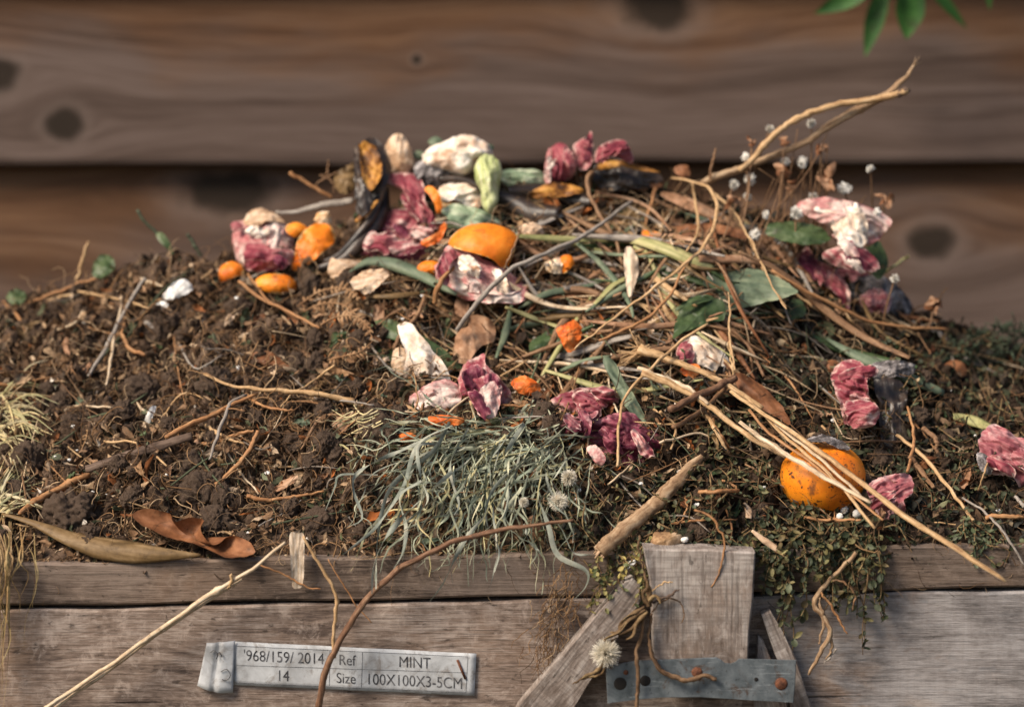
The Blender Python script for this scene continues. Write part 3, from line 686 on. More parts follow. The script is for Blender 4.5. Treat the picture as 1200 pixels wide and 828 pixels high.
M['weed'] = organic('weed_leaf', [(.25, (.035, .05, .025)), (.5, (.085, .105, .05)), (.72, (.17, .19, .10)), (.85, (.32, .30, .17))], 60, 0, None, .55, .3, trans=.15)
M['weed_dry'] = organic('withered_weed', [(.25, (.05, .028, .014)), (.5, (.14, .085, .04)), (.75, (.30, .21, .10))], 70, 0, None, .7, .5, trans=.1)
M['fern'] = organic('dry_fern', [(.25, (.15, .07, .03)), (.5, (.28, .155, .075)), (.75, (.42, .26, .14))], 60, 0, None, .65, .4, trans=.12)
M['needle'] = organic('dark_needles', [(.25, (.02, .035, .02)), (.5, (.045, .065, .04)), (.75, (.09, .11, .065))], 60, 0, None, .6, .3)
M['splitstalk'] = organic('split_stalk', [(.25, (.26, .17, .10)), (.5, (.50, .40, .30)), (.75, (.66, .58, .48))], 30, 16, None, .7, .6, 120, .0006, .1)
M['root'] = stalkmat('root_fibre', (.05, .028, .016), (.13, .075, .04), (.24, .15, .085), .85, 4)
M['fresh'] = organic('fresh_green_leaf', [(.25, (.012, .045, .010)), (.5, (.030, .095, .018)), (.75, (.06, .16, .035))], 14, 2, None, .5, .3, 100, .0005, .3)
g = G('litter'); at_ = g.add('ShaderNodeAttribute', dict(attribute_name='tint')).outputs['Color']
n1 = g.noise(g.coord('Object'), 320, 4, .6); M['litter'] = g.fin(g.mix(1.0, at_, g.ramp(n1, [(.3, .55), (.7, 1.25)]), 'MULTIPLY'), .75, g.bump(n1, .6, .0008), .2, .08)

# ------------------------------------------------------------------ stuff: crumbs of leaf litter and fine roots all over
def surf(px, py):
    d = ray(px, py); h = BVH.ray_cast(Vector(CAM), Vector(d))
    if h[0] is None: return None
    n = np.array(h[1]); 
    if np.dot(n, CAM - np.array(h[0])) < 0: n = -n
    return np.array(h[0]), n
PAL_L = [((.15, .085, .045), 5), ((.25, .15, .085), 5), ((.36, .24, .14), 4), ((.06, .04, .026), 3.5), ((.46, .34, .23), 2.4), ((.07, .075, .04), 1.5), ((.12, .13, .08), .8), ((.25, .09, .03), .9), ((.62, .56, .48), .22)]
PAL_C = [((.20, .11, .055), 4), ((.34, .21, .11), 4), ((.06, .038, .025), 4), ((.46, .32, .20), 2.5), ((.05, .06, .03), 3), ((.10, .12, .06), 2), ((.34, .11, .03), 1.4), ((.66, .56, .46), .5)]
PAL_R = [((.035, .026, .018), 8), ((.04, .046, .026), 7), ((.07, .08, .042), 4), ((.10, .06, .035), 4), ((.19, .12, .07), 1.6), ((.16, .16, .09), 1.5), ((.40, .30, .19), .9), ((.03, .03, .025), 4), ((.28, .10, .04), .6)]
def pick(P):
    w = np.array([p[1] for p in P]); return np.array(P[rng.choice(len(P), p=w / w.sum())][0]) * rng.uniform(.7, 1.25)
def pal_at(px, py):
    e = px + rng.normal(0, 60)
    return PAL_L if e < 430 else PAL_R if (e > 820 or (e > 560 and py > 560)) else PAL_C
def flake(c, n, s, asp):
    """curled scrap of leaf, 5 x 4 points with a ragged rim"""
    a = norm(rng.normal(size=3)); n = norm(n + rng.normal(0, .55, 3)); a = norm(a - n * np.dot(a, n)); b = np.cross(n, a)
    cu, cv, tw = rng.uniform(-1.6, 1.6), rng.uniform(-1.2, 1.2), rng.uniform(-1, 1); V = []
    for i in range(5):
        u = i / 4 * 2 - 1; w = (1 - u * u * .97) ** .7 * rng.uniform(.35, 1.25)
        for j in range(4):
            v = (j / 3 * 2 - 1) * w
            V.append(c + a * u * s + b * v * s * asp + n * s * (.35 * cu * u * u + .5 * cv * asp * v * v + .3 * tw * u * v + .12 * rng.normal()))
    return V, [(i * 4 + j, i * 4 + j + 1, i * 4 + j + 5, i * 4 + j + 4) for i in range(4) for j in range(3)]
mb = MB(); cnt = 0
while cnt < 13500:
    px, py = rng.uniform(-120, 1320), rng.uniform(190, 668)
    h = surf(px, py)
    if h is None: continue
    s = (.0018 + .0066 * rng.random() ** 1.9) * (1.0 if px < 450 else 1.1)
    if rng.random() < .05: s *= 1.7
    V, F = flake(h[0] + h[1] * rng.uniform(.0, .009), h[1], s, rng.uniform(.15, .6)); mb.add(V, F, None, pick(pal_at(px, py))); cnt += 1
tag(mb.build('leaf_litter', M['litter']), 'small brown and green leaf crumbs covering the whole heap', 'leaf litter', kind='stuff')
mb = MB(); cnt = 0
def wander(p, n, L, k=12, lift=.004, curl=.55):
    d = norm(np.cross(n, rng.normal(size=3))); P = [p + n * lift * rng.uniform(.2, 1)]; bend = rng.normal(0, curl)
    for i in range(k):
        d = norm(d + np.cross(n, d) * bend * .5 + rng.normal(0, .28, 3) - n * .0); bend += rng.normal(0, .3)
        q = P[-1] + d * L / k; off = np.dot(q - p, n); q = q - n * off * .35 + n * lift * .3; P.append(q)
    return cr(np.array(P), k + 6)
FIB = [(.22, .12, .055), (.34, .20, .10), (.13, .07, .035), (.46, .32, .19), (.08, .05, .03)]
while cnt < 5400:
    px, py = rng.uniform(-100, 1300), rng.uniform(220, 690)
    h = surf(px, min(py, 668))
    if h is None: continue
    if px < 470 and 330 < py < 640 or rng.random() < .5:
        P = wander(h[0], h[1], rng.uniform(.015, .06), 10, rng.uniform(.002, .010)); r = rng.uniform(.00018, .00042) if rng.random() < .8 else rng.uniform(.0005, .0009)
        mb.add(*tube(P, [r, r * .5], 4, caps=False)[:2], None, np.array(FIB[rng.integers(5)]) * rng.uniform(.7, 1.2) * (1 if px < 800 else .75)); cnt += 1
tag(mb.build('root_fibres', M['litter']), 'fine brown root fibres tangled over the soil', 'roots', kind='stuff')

# ------------------------------------------------------------------ lumps of earth
CLODB = []
for k in range(6):
    import bmesh
    bm = bmesh.new(); bmesh.ops.create_icosphere(bm, subdivisions=5, radius=1); me = bpy.data.meshes.new('soil_clod')
    V = np.array([v.co[:] for v in bm.verts]); q = V * 1.6 + k * 7.1
    d = 1 + .30 * fbm(q, 3) + .16 * (np.abs(pn(q * 2.6)) * 2 - .4) + .09 * (np.abs(pn(q * 6)) * 2 - .4) + .05 * (np.abs(pn(q * 14)) * 2 - .4) + .02 * pn(q * 30)
    for v, s in zip(bm.verts, d): v.co = v.co * float(s)
    bm.to_mesh(me); bm.free(); me.polygons.foreach_set('use_smooth', [True] * len(me.polygons)); me.materials.append(M['clod']); CLODB.append(me)
def clod(px, py, r, label=None, group='loose clods of earth on the heap'):
    p = Sp(px, py, r * PXM * .25); o = bpy.data.objects.new('soil_clod', CLODB[rng.integers(6)]); COL.objects.link(o); o.location = p
    o.scale = np.array([1, .9, .85]) * r * PXM * rng.uniform(.9, 1.1, 3); o.rotation_euler = rng.uniform(0, 6, 3)
    return tag(o, label or 'small crumbly brown clod of earth lying among the scraps and roots', 'soil clod', group if not label else None)
for (p, r, lb) in [(B1((465, 160)), 24, 'round crumbly clod above the small white chip on the left of the heap'), (B1((225, 565)), 32, 'large dark clod just above the long olive leaf on the left'),
                   (B1((90, 395)), 26, 'brown clod beside the dry grass tuft at the left edge'), (B1((640, 490)), 27, 'lumpy brown clod above the rust brown curled leaf'),
                   (B1((625, 405)), 20, 'small clod at the right tip of the dark flat stick'), (B1((700, 150)), 26, 'clod tangled in orange roots left of the long pale stick'),
                   (B2((430, 365)), 25, 'pale rounded clod left of the wilted grass clump'), (B2((575, 295)), 26, 'brown clod directly above the wilted grass clump'),
                   (B2((390, 230)), 14, 'small clod under the right end of the long pale stick'), (B2((30, 580)), 22, 'dark clod behind the point of the rust brown leaf'),
                   (B2((370, 590)), 22, 'dark clod right of the hanging white strip'), (A1((510, 690)), 20, 'clod just below the white eggshell'), (A2((110, 610)), 18, 'clod below the small orange peel cap on the left'),
                   (B3((545, 240)), 18, 'dark clod left of the stacked red onion skins'), (B4((440, 610)), 16, 'clod behind the grey block and right of the tan stone')]:
    clod(*p[0], r, lb)
k = 0
while k < 150:
    px, py = rng.uniform(0, 520) if rng.random() < .75 else rng.uniform(520, 1190), rng.uniform(330, 645)
    if surf(px, py) is None: continue
    clod(px, py, rng.uniform(4, 17)); k += 1

# ------------------------------------------------------------------ random loose straws and dry leaf scraps, every one an object
def inside(px, py): return tray(px, py)[0] is not None
k = 0; mats = ['straw', 'straw', 'straw_w', 'straw_d', 'straw_o', 'straw_g', 'straw_d']
while k < 290:
    if rng.random() < .7: px, py = rng.normal(740, 150), rng.normal(345, 75)
    else: px, py = rng.uniform(-10, 1210), rng.uniform(290, 650)
    if not inside(px, py): continue
    a = rng.normal(.1, .55) if px < 820 else rng.normal(.65, .4)
    if rng.random() < .12: a = rng.uniform(-1.5, 1.5)
    L = rng.uniform(35, 150) * (.7 if px < 430 else 1); b = rng.normal(0, 12)
    c, s = math.cos(a), math.sin(a); e0 = (px - c * L / 2, py - s * L / 2); e1 = (px + c * L / 2, py + s * L / 2); md_ = (px - s * b, py + c * b)
    if not (inside(*e0) and inside(*e1)) or e1[1] > 660 or e0[1] > 660: continue
    r = rng.uniform(.7, 2.1)
    if rng.random() < .3:
        blade('dry_straw', 'thin dry straw lying loose among the tangled plant scraps', 'straw', [e0, md_, e1], [r * 1.4, r * 3.4, r], M[mats[rng.integers(7)]], 14, rng.uniform(.001, .010), group='loose dry straws in the heap', twist=rng.normal(0, 1), across=3)
    else:
        stalk('dry_straw', 'thin dry straw lying loose among the tangled plant scraps', 'straw', [e0, md_, e1], [r, r * .7], M[mats[rng.integers(7)]], 14, rng.uniform(.001, .010), sides=6, group='loose dry straws in the heap')
    k += 1
k = 0; mats = ['tanleaf', 'brownleaf', 'oliveleaf', 'leaf', 'leaf_grey', 'tan', 'tanleaf', 'brownleaf', 'fern', 'oliveleaf']
while k < 285:
    px, py = (rng.normal(700, 190), rng.normal(350, 85)) if rng.random() < .6 else (rng.uniform(0, 1200), rng.uniform(300, 640))
    if not inside(px, py) or py > 640: continue
    r = rng.uniform(5, 15); e = rng.uniform(.22, .6); a = rng.uniform(0, 180); ca, sa = math.cos(math.radians(a)), math.sin(math.radians(a)); bend = rng.normal(0, .25)
    tt = np.r_[np.linspace(-1, 1, 6), np.linspace(1, -1, 6)[1:-1]]; sg = np.r_[np.ones(6), -np.ones(4)]
    out = []
    for t, q in zip(tt, sg):
        w = e * (1 - t * t) ** .7 * rng.uniform(.45, 1.2) * q + bend * (t * t - .5)
        out.append((px + r * (ca * t - sa * w), py + r * (sa * t + ca * w)))
    m = mats[rng.integers(len(mats))] if px < 820 else ['leaf', 'oliveleaf', 'brownleaf', 'leaf', 'tanleaf'][rng.integers(5)]
    patch('dry_leaf', 'small curled scrap of dry leaf lying in the tangle', 'leaf scrap', out, M[m], group='leaf scraps in the heap', nrm=rng.normal((0, -.7, .6), .45), bulge=rng.uniform(-.003, .003), crumple=.002, cs=110, axis=a, rings=7, nb=40, vfold=rng.normal(-.2, .4), ucurl=rng.normal(0, .45), rim=.003, fac=.0016, lift=rng.uniform(.002, .010), jit=5)
    k += 1



# ------------------------------------------------------------------ onion skins, traced petal by petal
FR = (0, -.9, .42)
parts('onion_skins', 'ball of pink and white mouldy onion skin beside a long orange peel', 'onion skin', [
    ('skin', A2((90, 340), (130, 322), (175, 310), (215, 315), (245, 330), (270, 345), (285, 375), (290, 420), (280, 465), (240, 492), (180, 494), (130, 482), (102, 450), (92, 400)), M['onion_pale'], dict(bulge=.026, back=.6, fold=.004, fs=90, axis=75, lift=.012, nrm=FR, crumple=.004)),
    ('outer_skin', A2((130, 410), (180, 400), (235, 425), (285, 425), (278, 470), (240, 495), (180, 495), (135, 480)), M['onion'], dict(bulge=.022, back=.3, fold=.003, axis=10, lift=.022, nrm=FR)),
    ('top_skin', A2((125, 335), (145, 307), (180, 294), (208, 303), (240, 318), (255, 332), (200, 340), (160, 350)), M['tan'], dict(bulge=.008, fold=.002, lift=.020, nrm=(0, -.6, .8))),
    ('torn_tip', A2((85, 338), (105, 330), (125, 345), (110, 362), (90, 360)), M['onion'], dict(bulge=.004, lift=.024, nrm=FR))])
patch('orange_peel', 'long curved piece of orange peel standing beside the pink onion ball', 'orange peel', A2((300, 405), (320, 370), (352, 342), (388, 338), (420, 362), (418, 398), (388, 430), (350, 465), (300, 490), (280, 480), (292, 440)), M['orange'], bulge=.013, back=-.6, lift=.018, nrm=FR, crumple=.0015, fac=.0008, rim=.003)
patch('orange_peel', 'small square scrap of orange peel on top of the pink onion ball', 'orange peel', A2((262, 345), (300, 333), (330, 350), (325, 372), (292, 382), (268, 368)), M['orange'], bulge=.006, back=-.5, lift=.030, nrm=FR)
patch('citrus_pith', 'cream chunk of citrus pith above the long orange peel', 'citrus pith', A2((355, 325), (375, 298), (398, 300), (412, 330), (392, 345), (366, 342)), M['citrus_in'], bulge=.008, lift=.024, nrm=FR, crumple=.003)
patch('orange_peel', 'domed oval cap of orange peel lying in front of the pink onion ball', 'orange peel', A2((165, 520), (190, 505), (240, 503), (280, 515), (300, 540), (275, 565), (220, 566), (182, 552)), M['orange'], bulge=.013, back=-.5, lift=.012, nrm=FR, crumple=.0012, dome=True)
patch('orange_peel', 'angular orange peel scrap leftmost on the heap', 'orange peel', A2((45, 500), (60, 470), (95, 460), (126, 480), (120, 505), (80, 518), (48, 530)), M['orange'], bulge=.008, back=-.3, lift=.014, nrm=FR)
# banana skins at the top
t = thing('banana_skin', Sp(435, 225), 'upright blackened banana skin showing its amber inside at the top of the heap', 'banana skin')
patch('inside', None, None, A2((485, 88), (515, 72), (550, 88), (570, 130), (572, 180), (550, 215), (520, 238), (500, 205), (488, 140)), M['banana_in'], t, bulge=-.006, back=-.9, crumple=.0025, lift=.026, nrm=FR, ydef=.315, axis=80, fold=.002)
patch('outer_skin', None, None, A2((520, 66), (555, 64), (585, 110), (602, 178), (585, 225), (560, 270), (520, 310), (490, 300), (486, 170), (540, 210), (562, 150), (540, 95)), M['banana'], t, bulge=.012, back=.5, crumple=.003, lift=.016, nrm=FR, ydef=.325, axis=80)
patch('outer_skin', None, None, A2((484, 90), (496, 84), (502, 140), (515, 215), (540, 245), (530, 300), (498, 300), (486, 200)), M['banana'], t, bulge=.006, back=.5, lift=.028, nrm=FR, ydef=.315, axis=80)
t = thing('banana_skin', Sp(425, 270), 'curved black banana skin strip leaning between the orange peel and the purple onion skins', 'banana skin')
blade('skin_strip', None, None, A2((588, 218), (578, 280), (545, 335), (500, 390), (450, 440), (400, 465), (360, 478)), [6, 15, 22, 22, 20, 18, 8], M['banana'], 30, .024, 2, cup=.75, parent=t, across=9, wav=.08)
blade('skin_strip', None, None, A2((570, 260), (530, 325), (480, 385), (430, 435), (380, 458)), [4, 10, 13, 12, 6], M['banana'], 26, .031, 2, cup=.8, parent=t, across=7, wav=.08)
blade('stringy_edge', None, None, A2((560, 262), (520, 300), (488, 330)), [4, 9, 5], M['banana_in'], 14, .030, 2, parent=t)
patch('dry_leaf', 'dull brown folded leaf left of the upright banana skin', 'leaf', A2((418, 190), (450, 160), (490, 140), (497, 200), (470, 242), (432, 236)), M['oliveleaf'], bulge=.008, back=-.5, lift=.012, nrm=FR, ydef=.34, crumple=.004)
patch('tan_husk', 'upright egg shaped tan husk right of the upright banana skin', 'husk', A2((590, 72), (615, 46), (640, 48), (665, 90), (676, 150), (660, 175), (610, 176), (590, 140), (580, 108)), M['tan'], bulge=.014, back=.6, lift=.012, nrm=FR, ydef=.335, fold=.002, axis=80, crumple=.003)
parts('onion_skins', 'large heap of purple red onion skins right of the curved black banana strip', 'onion skin', [
    ('skin', A2((500, 432), (540, 392), (600, 397), (680, 407), (740, 400), (748, 430), (700, 460), (620, 462), (540, 448)), M['onion_dark'], dict(bulge=.016, fold=.004, lift=.010, nrm=FR, axis=5)),
    ('skin', A2((548, 345), (590, 300), (650, 293), (700, 320), (757, 350), (752, 392), (700, 407), (640, 392), (580, 382)), M['onion'], dict(bulge=.018, fold=.0035, lift=.020, nrm=FR, axis=12)),
    ('pale_skin', A2((515, 395), (540, 362), (565, 375), (545, 400), (525, 410)), M['onion_pale'], dict(bulge=.004, lift=.028, nrm=FR)),
    ('curled_skin', A2((588, 186), (640, 168), (690, 184), (710, 220), (716, 280), (757, 332), (752, 362), (715, 356), (680, 322), (662, 280), (640, 232), (602, 210)), M['onion'], dict(bulge=.013, back=-.4, fold=.0035, lift=.030, nrm=FR, axis=60, center=(A2((690, 270))[0]))),
    ('skin_rim', A2((700, 395), (745, 372), (772, 330), (782, 345), (760, 395), (715, 412)), M['carrot'], dict(bulge=.005, lift=.027, nrm=FR))])
patch('orange_peel', 'narrow curl of orange peel hooked over the purple onion skins', 'orange peel', A2((710, 224), (735, 217), (762, 250), (768, 290), (752, 306), (742, 276), (728, 250)), M['orange'], bulge=.006, back=0, lift=.040, nrm=FR, center=A2((746, 258))[0])
patch('orange_peel', 'tiny bright orange scrap at the foot of the upright banana skin', 'orange peel', A2((530, 220), (545, 210), (575, 222), (570, 245), (545, 250)), M['orange'], bulge=.004, lift=.04, nrm=FR)
patch('beige_lump', 'crumpled beige and grey mouldy vegetable lump on the crest of the heap', 'vegetable scrap', A3((150, 120), (180, 85), (240, 65), (290, 48), (340, 65), (378, 100), (370, 122), (330, 140), (310, 170), (280, 182), (220, 165), (170, 150)), M['mould'], bulge=.020, back=.6, lift=.006, nrm=FR, ydef=.32, crumple=.006, cs=50, fold=.003)
patch('mouldy_scrap', 'grey furry scrap under the beige lump on the crest', 'vegetable scrap', A3((125, 150), (160, 132), (200, 160), (240, 175), (215, 215), (160, 215), (130, 190)), M['greymould'], bulge=.012, lift=.004, nrm=FR, ydef=.318, crumple=.005)
for (x, y, r) in ((195, 72, 9), (140, 115, 8), (365, 92, 7)):
    (px, py), = A3((x, y)); patch('green_sprig', 'small green leaf tip poking out beside the beige lump', 'leaf', [(px - r, py), (px, py - r * .7), (px + r, py), (px, py + r * .8)], M['leaf_grey'], ydef=.335, lift=.004, nrm=FR, bulge=.004, nb=24, rings=5, group='green tips beside the beige lump')
patch('cabbage_stalk', 'pale yellow green curved cabbage stalk on the crest of the heap', 'cabbage', A3((320, 170), (330, 130), (360, 112), (395, 130), (408, 170), (400, 220), (396, 270), (372, 305), (345, 282), (340, 230), (325, 200)), M['cabbage'], bulge=.016, back=.6, lift=.022, nrm=FR, ydef=.305, axis=85, fold=.003, fs=70, fac=.002)
patch('cabbage_leaf', 'white ribbed base of a green leaf lying right of the pale cabbage stalk', 'cabbage', A3((400, 172), (450, 163), (510, 163), (550, 180), (575, 207), (520, 214), (440, 217), (408, 202)), M['cabbage_leaf'], bulge=.010, back=.3, lift=.004, nrm=FR, ydef=.325, axis=8, fold=.002)
patch('cabbage_scrap', 'cream crumpled scrap left of the pale cabbage stalk', 'cabbage', A3((200, 240), (230, 207), (290, 208), (340, 245), (356, 282), (310, 286), (260, 268), (215, 268)), M['mould'], bulge=.012, lift=.020, nrm=FR, crumple=.004, fold=.003)
patch('cabbage_leaf', 'wilted blue green leaf draped just above the bright orange half', 'cabbage', A3((212, 292), (260, 275), (330, 290), (382, 315), (407, 352), (330, 352), (260, 352), (232, 322)), M['cabbage_leaf'], bulge=.010, back=-.2, lift=.022, nrm=FR, axis=20, fold=.004, fs=90)
t = thing('banana_skin', Sp(620, 235), 'long black banana skin lying along the crest behind the orange half', 'banana skin')
blade('skin_strip', None, None, A3((205, 188), (270, 187), (330, 207), (400, 240), (470, 268), (520, 292), (590, 295)), [8, 12, 14, 22, 30, 34, 20], M['banana'], 34, .022, 2, cup=.7, parent=t, across=9, wav=.08)
blade('skin_strip', None, None, A3((430, 225), (520, 222), (600, 235), (700, 262)), [10, 24, 26, 12], M['banana'], 24, .018, 2, cup=.6, parent=t, across=9, wav=.08)
patch('inside', None, None, A3((498, 240), (560, 208), (620, 208), (675, 232), (620, 250), (540, 256)), M['banana_in'], t, bulge=.006, lift=.030, nrm=FR, axis=5)
t = thing('banana_skin', Sp(720, 215), 'split black and brown banana skin below the red onion pieces on the crest', 'banana skin')
patch('skin', None, None, A3((690, 185), (720, 145), (790, 135), (840, 150), (900, 168), (930, 195), (880, 225), (800, 235), (740, 242), (700, 222)), M['banana'], t, bulge=.014, back=.4, lift=.014, nrm=FR, axis=8, crumple=.004, fold=.003)
patch('inside', None, None, A3((705, 165), (735, 138), (800, 135), (850, 148), (920, 172), (860, 168), (790, 152), (745, 155)), M['banana_in'], t, bulge=.004, lift=.034, nrm=FR, axis=8)
parts('onion_skins', 'red onion piece with a torn translucent tip standing on the crest of the heap', 'onion skin', [
    ('skin', A3((548, 185), (560, 110), (590, 74), (620, 86), (642, 112), (652, 150), (640, 185), (600, 202), (565, 206)), M['onion'], dict(bulge=.018, back=.6, lift=.006, nrm=FR, ydef=.325, axis=80, fold=.004)),
    ('torn_skin', A3((640, 84), (680, 60), (698, 40), (704, 100), (697, 152), (660, 162), (648, 120)), M['onion'], dict(bulge=.008, back=-.3, lift=.006, nrm=FR, ydef=.325, axis=70, fold=.003)),
    ('pale_edge', A3((545, 190), (555, 110), (568, 95), (572, 150), (565, 208)), M['onion_pale'], dict(bulge=.006, lift=.014, nrm=FR, ydef=.322, axis=85))])
patch('onion_skin', 'smaller pink red onion piece on the crest right of the torn one', 'onion skin', A3((710, 140), (720, 100), (780, 66), (820, 90), (835, 140), (770, 130), (730, 145)), M['onion'], bulge=.016, back=.5, lift=.008, nrm=FR, ydef=.315, axis=150, fold=.003)
# oranges
patch('orange_half', 'smooth bright half orange dome in the upper middle of the heap', 'orange', A3((236, 408), (258, 376), (300, 350), (360, 346), (430, 360), (457, 385), (452, 430), (432, 472), (410, 488), (380, 472), (330, 458), (285, 445), (250, 428)), M['orange'], bulge=.026, back=-.5, lift=.012, nrm=(0, -.8, .6), crumple=.0006, jit=.6, rings=22, dome=True)
patch('orange_peel', 'small orange scrap showing left under the pink and white onion half', 'orange peel', A3((135, 480), (160, 460), (206, 463), (216, 486), (190, 507), (150, 497)), M['orange'], bulge=.009, lift=.012, nrm=FR, dome=True)
V = []; o_c = Sp(964.5, 559.5, .016); o_r = 50.5 * PXM * 1.03
import bmesh
bm = bmesh.new(); bmesh.ops.create_uvsphere(bm, u_segments=64, v_segments=40, radius=1)
VV = np.array([v.co[:] for v in bm.verts]); FF = [tuple(v.index for v in f.verts) for f in bm.faces]; bm.free()
rr = 1 + .025 * fbm(VV * 1.6, 3) - .10 * np.exp(-((VV[:, 2] - 1) ** 2 + (VV[:, 0] - .1) ** 2) / .12)
orange = mk('whole_orange', VV * rr[:, None] * [o_r, o_r * .95, o_r * .87] + o_c, FF, M['orange_rot'], org=o_c)
tag(orange, 'whole soft orange speckled with dirt at the lower right of the heap', 'orange')
patch('rot_patch', None, None, B5((115, 322), (150, 308), (200, 312), (250, 330), (262, 350), (200, 338), (150, 335)), M['greymould'], orange, anchor=o_c + norm(CAM - o_c) * .012 + np.array([0, 0, .028]), nrm=(0, -.45, .9), bulge=.004, crumple=.003)
orange['label'] = 'whole soft orange speckled with dirt at the lower right of the heap'
parts('onion_skins', 'pink and white crumpled onion half right in front of the bright orange dome', 'onion skin', [
    ('skin', A3((195, 502), (214, 440), (240, 414), (285, 430), (340, 455), (400, 480), (450, 510), (492, 540), (472, 592), (420, 597), (340, 592), (285, 582), (238, 556), (205, 526)), M['onion_pale'], dict(bulge=.022, back=.5, lift=.018, nrm=FR, axis=28, fold=.0035, crumple=.003)),
    ('pink_skin', A3((196, 500), (216, 440), (245, 418), (272, 440), (240, 480), (240, 530), (225, 540), (206, 526)), M['onion'], dict(extra=0, bulge=.012, back=.1, lift=.032, nrm=FR, axis=70, fold=.003)),
    ('lower_skin', A3((300, 560), (370, 572), (440, 570), (485, 545), (470, 594), (420, 598), (340, 594)), M['onion_pale'], dict(extra=0, bulge=.008, back=.1, lift=.033, nrm=FR, axis=5, fold=.002))])
parts('mouldy_peel', 'white mouldy peel torn open in the middle of the heap above the pink onion skins', 'peel', [
    ('peel', [(466, 386), (478, 377), (490, 390), (505, 408), (523, 430), (527, 452), (500, 459), (478, 456), (472, 440), (476, 415)], M['mould'], dict(bulge=.008, back=-.2, lift=.022, nrm=FR, axis=55, crumple=.003)),
    ('folded_corner', [(459, 430), (462, 410), (475, 410), (480, 424), (470, 440)], M['tan'], dict(bulge=.006, lift=.026, nrm=FR))])
parts('onion_skins', 'pair of glossy pink onion skins at the centre of the heap above the wilted grass', 'onion skin', [
    ('skin', B3((108, 190), (160, 150), (230, 124), (272, 150), (276, 200), (232, 242), (160, 237)), M['onion_pale'], dict(bulge=.014, back=.4, lift=.018, nrm=FR, axis=0, fold=.003)),
    ('pointed_skin', B3((268, 122), (290, 75), (350, 38), (357, 80), (395, 120), (442, 170), (422, 212), (392, 252), (320, 252), (280, 212)), M['onion'], dict(bulge=.020, back=.3, lift=.022, nrm=FR, axis=75, fold=.0045, fs=70)),
    ('pale_fold', B3((345, 150), (385, 130), (405, 180), (385, 246), (335, 240), (330, 190)), M['onion_pale'], dict(bulge=.006, back=0, lift=.042, nrm=FR, axis=75, fold=.002)),  # raised fold in the pale onion skin colour
    ('inner_skin', B3((280, 110), (320, 75), (350, 90), (380, 125), (345, 150), (330, 195), (300, 170)), M['onion_dark'], dict(bulge=.004, back=0, lift=.041, nrm=FR, axis=75, fold=.002))])
patch('carrot_scrap', 'dark orange rounded scrap right of the glossy pink onion skins', 'carrot', B3((438, 135), (480, 113), (537, 150), (503, 176), (462, 168)), M['carrot'], bulge=.010, back=.5, lift=.012, nrm=FR)
patch('carrot_scrap', 'small red orange scrap under the glossy pink onion skins', 'carrot', B3((170, 245), (220, 238), (290, 255), (260, 275), (190, 272)), M['carrot'], bulge=.008, lift=.012, nrm=FR)
patch('carrot_scrap', 'small pale orange scrap at the top left of the wilted grass', 'carrot', B3((75, 300), (105, 295), (138, 302), (120, 318), (85, 325)), M['carrot'], bulge=.007, lift=.012, nrm=FR)
parts('onion_skins', 'stack of dark magenta onion skins right of the wilted grass', 'onion skin', [
    ('crushed_skin', B4((62, 300), (100, 268), (170, 235), (232, 240), (282, 290), (342, 298), (312, 350), (282, 412), (200, 416), (110, 392), (72, 350)), M['onion_dark'], dict(bulge=.018, back=.3, lift=.012, nrm=FR, axis=20, fold=.005, crumple=.005)),
    ('pale_skin', B4((75, 345), (105, 335), (135, 370), (130, 398), (100, 388)), M['onion_pale'], dict(bulge=.004, lift=.030, nrm=FR)),
    ('lower_skin', B3((562, 282), (620, 260), (690, 232), (717, 228), (715, 248), (672, 292), (600, 312)), M['onion_dark'], dict(bulge=.012, back=.2, lift=.022, nrm=FR, axis=-15, fold=.003)),
    ('rim_skin', B3((590, 275), (640, 252), (712, 224), (716, 240), (680, 265), (620, 275)), M['mauve'], dict(bulge=.006, lift=.034, nrm=FR, axis=-15)),
    ('upper_skin', B3((572, 195), (620, 164), (700, 155), (752, 152), (787, 185), (770, 216), (700, 227), (628, 238)), M['onion'], dict(bulge=.015, back=.4, lift=.026, nrm=FR, axis=-5, fold=.004))])
patch('red_scrap', 'red and orange scrap of peel on the straw right of the brown curled leaf', 'peel', A3((585, 680), (610, 665), (650, 650), (667, 690), (650, 740), (620, 752), (598, 715)), M['carrot'], bulge=.008, lift=.036, nrm=FR, crumple=.004)
patch('citrus_scrap', 'torn orange and white citrus scrap right of the bright orange dome', 'citrus peel', A3((545, 470), (580, 452), (600, 446), (605, 475), (598, 500), (560, 492)), M['citrus_in'], bulge=.007, lift=.016, nrm=FR, crumple=.003)
patch('orange_peel', 'orange chip touching the torn white citrus scrap', 'orange peel', A3((598, 448), (630, 440), (642, 470), (605, 498)), M['orange'], bulge=.006, lift=.020, nrm=FR)
patch('orange_peel', 'flat orange strip above the yellow green blade', 'orange peel', A4((315, 360), (350, 362), (396, 378), (396, 399), (345, 394), (318, 384)), M['orange'], bulge=.004, lift=.014, nrm=FR)
for pts, lb in ((A4((415, 155), (455, 148), (462, 185), (430, 185)), 'rust orange crumb just below the crest right of the split banana skin'), (A4((330, 205), (372, 208), (360, 225), (340, 222)), 'tiny rust orange tip on a bent straw under the split banana skin'), (A4((745, 165), (780, 165), (785, 190), (755, 192)), 'rust orange crumb among the small white flowers')):
    patch('orange_peel', lb, 'orange peel', pts, M['brownleaf'], bulge=.003, lift=.012, nrm=FR, nb=40, rings=8, fac=.002, jit=5)
patch('pale_petals', 'cluster of pinkish cream papery scraps right of the orange dome', 'onion skin', A3((468, 352), (500, 335), (530, 342), (545, 370), (525, 402), (490, 400), (475, 380)), M['tan'], bulge=.009, lift=.014, nrm=FR, fold=.004, crumple=.004)
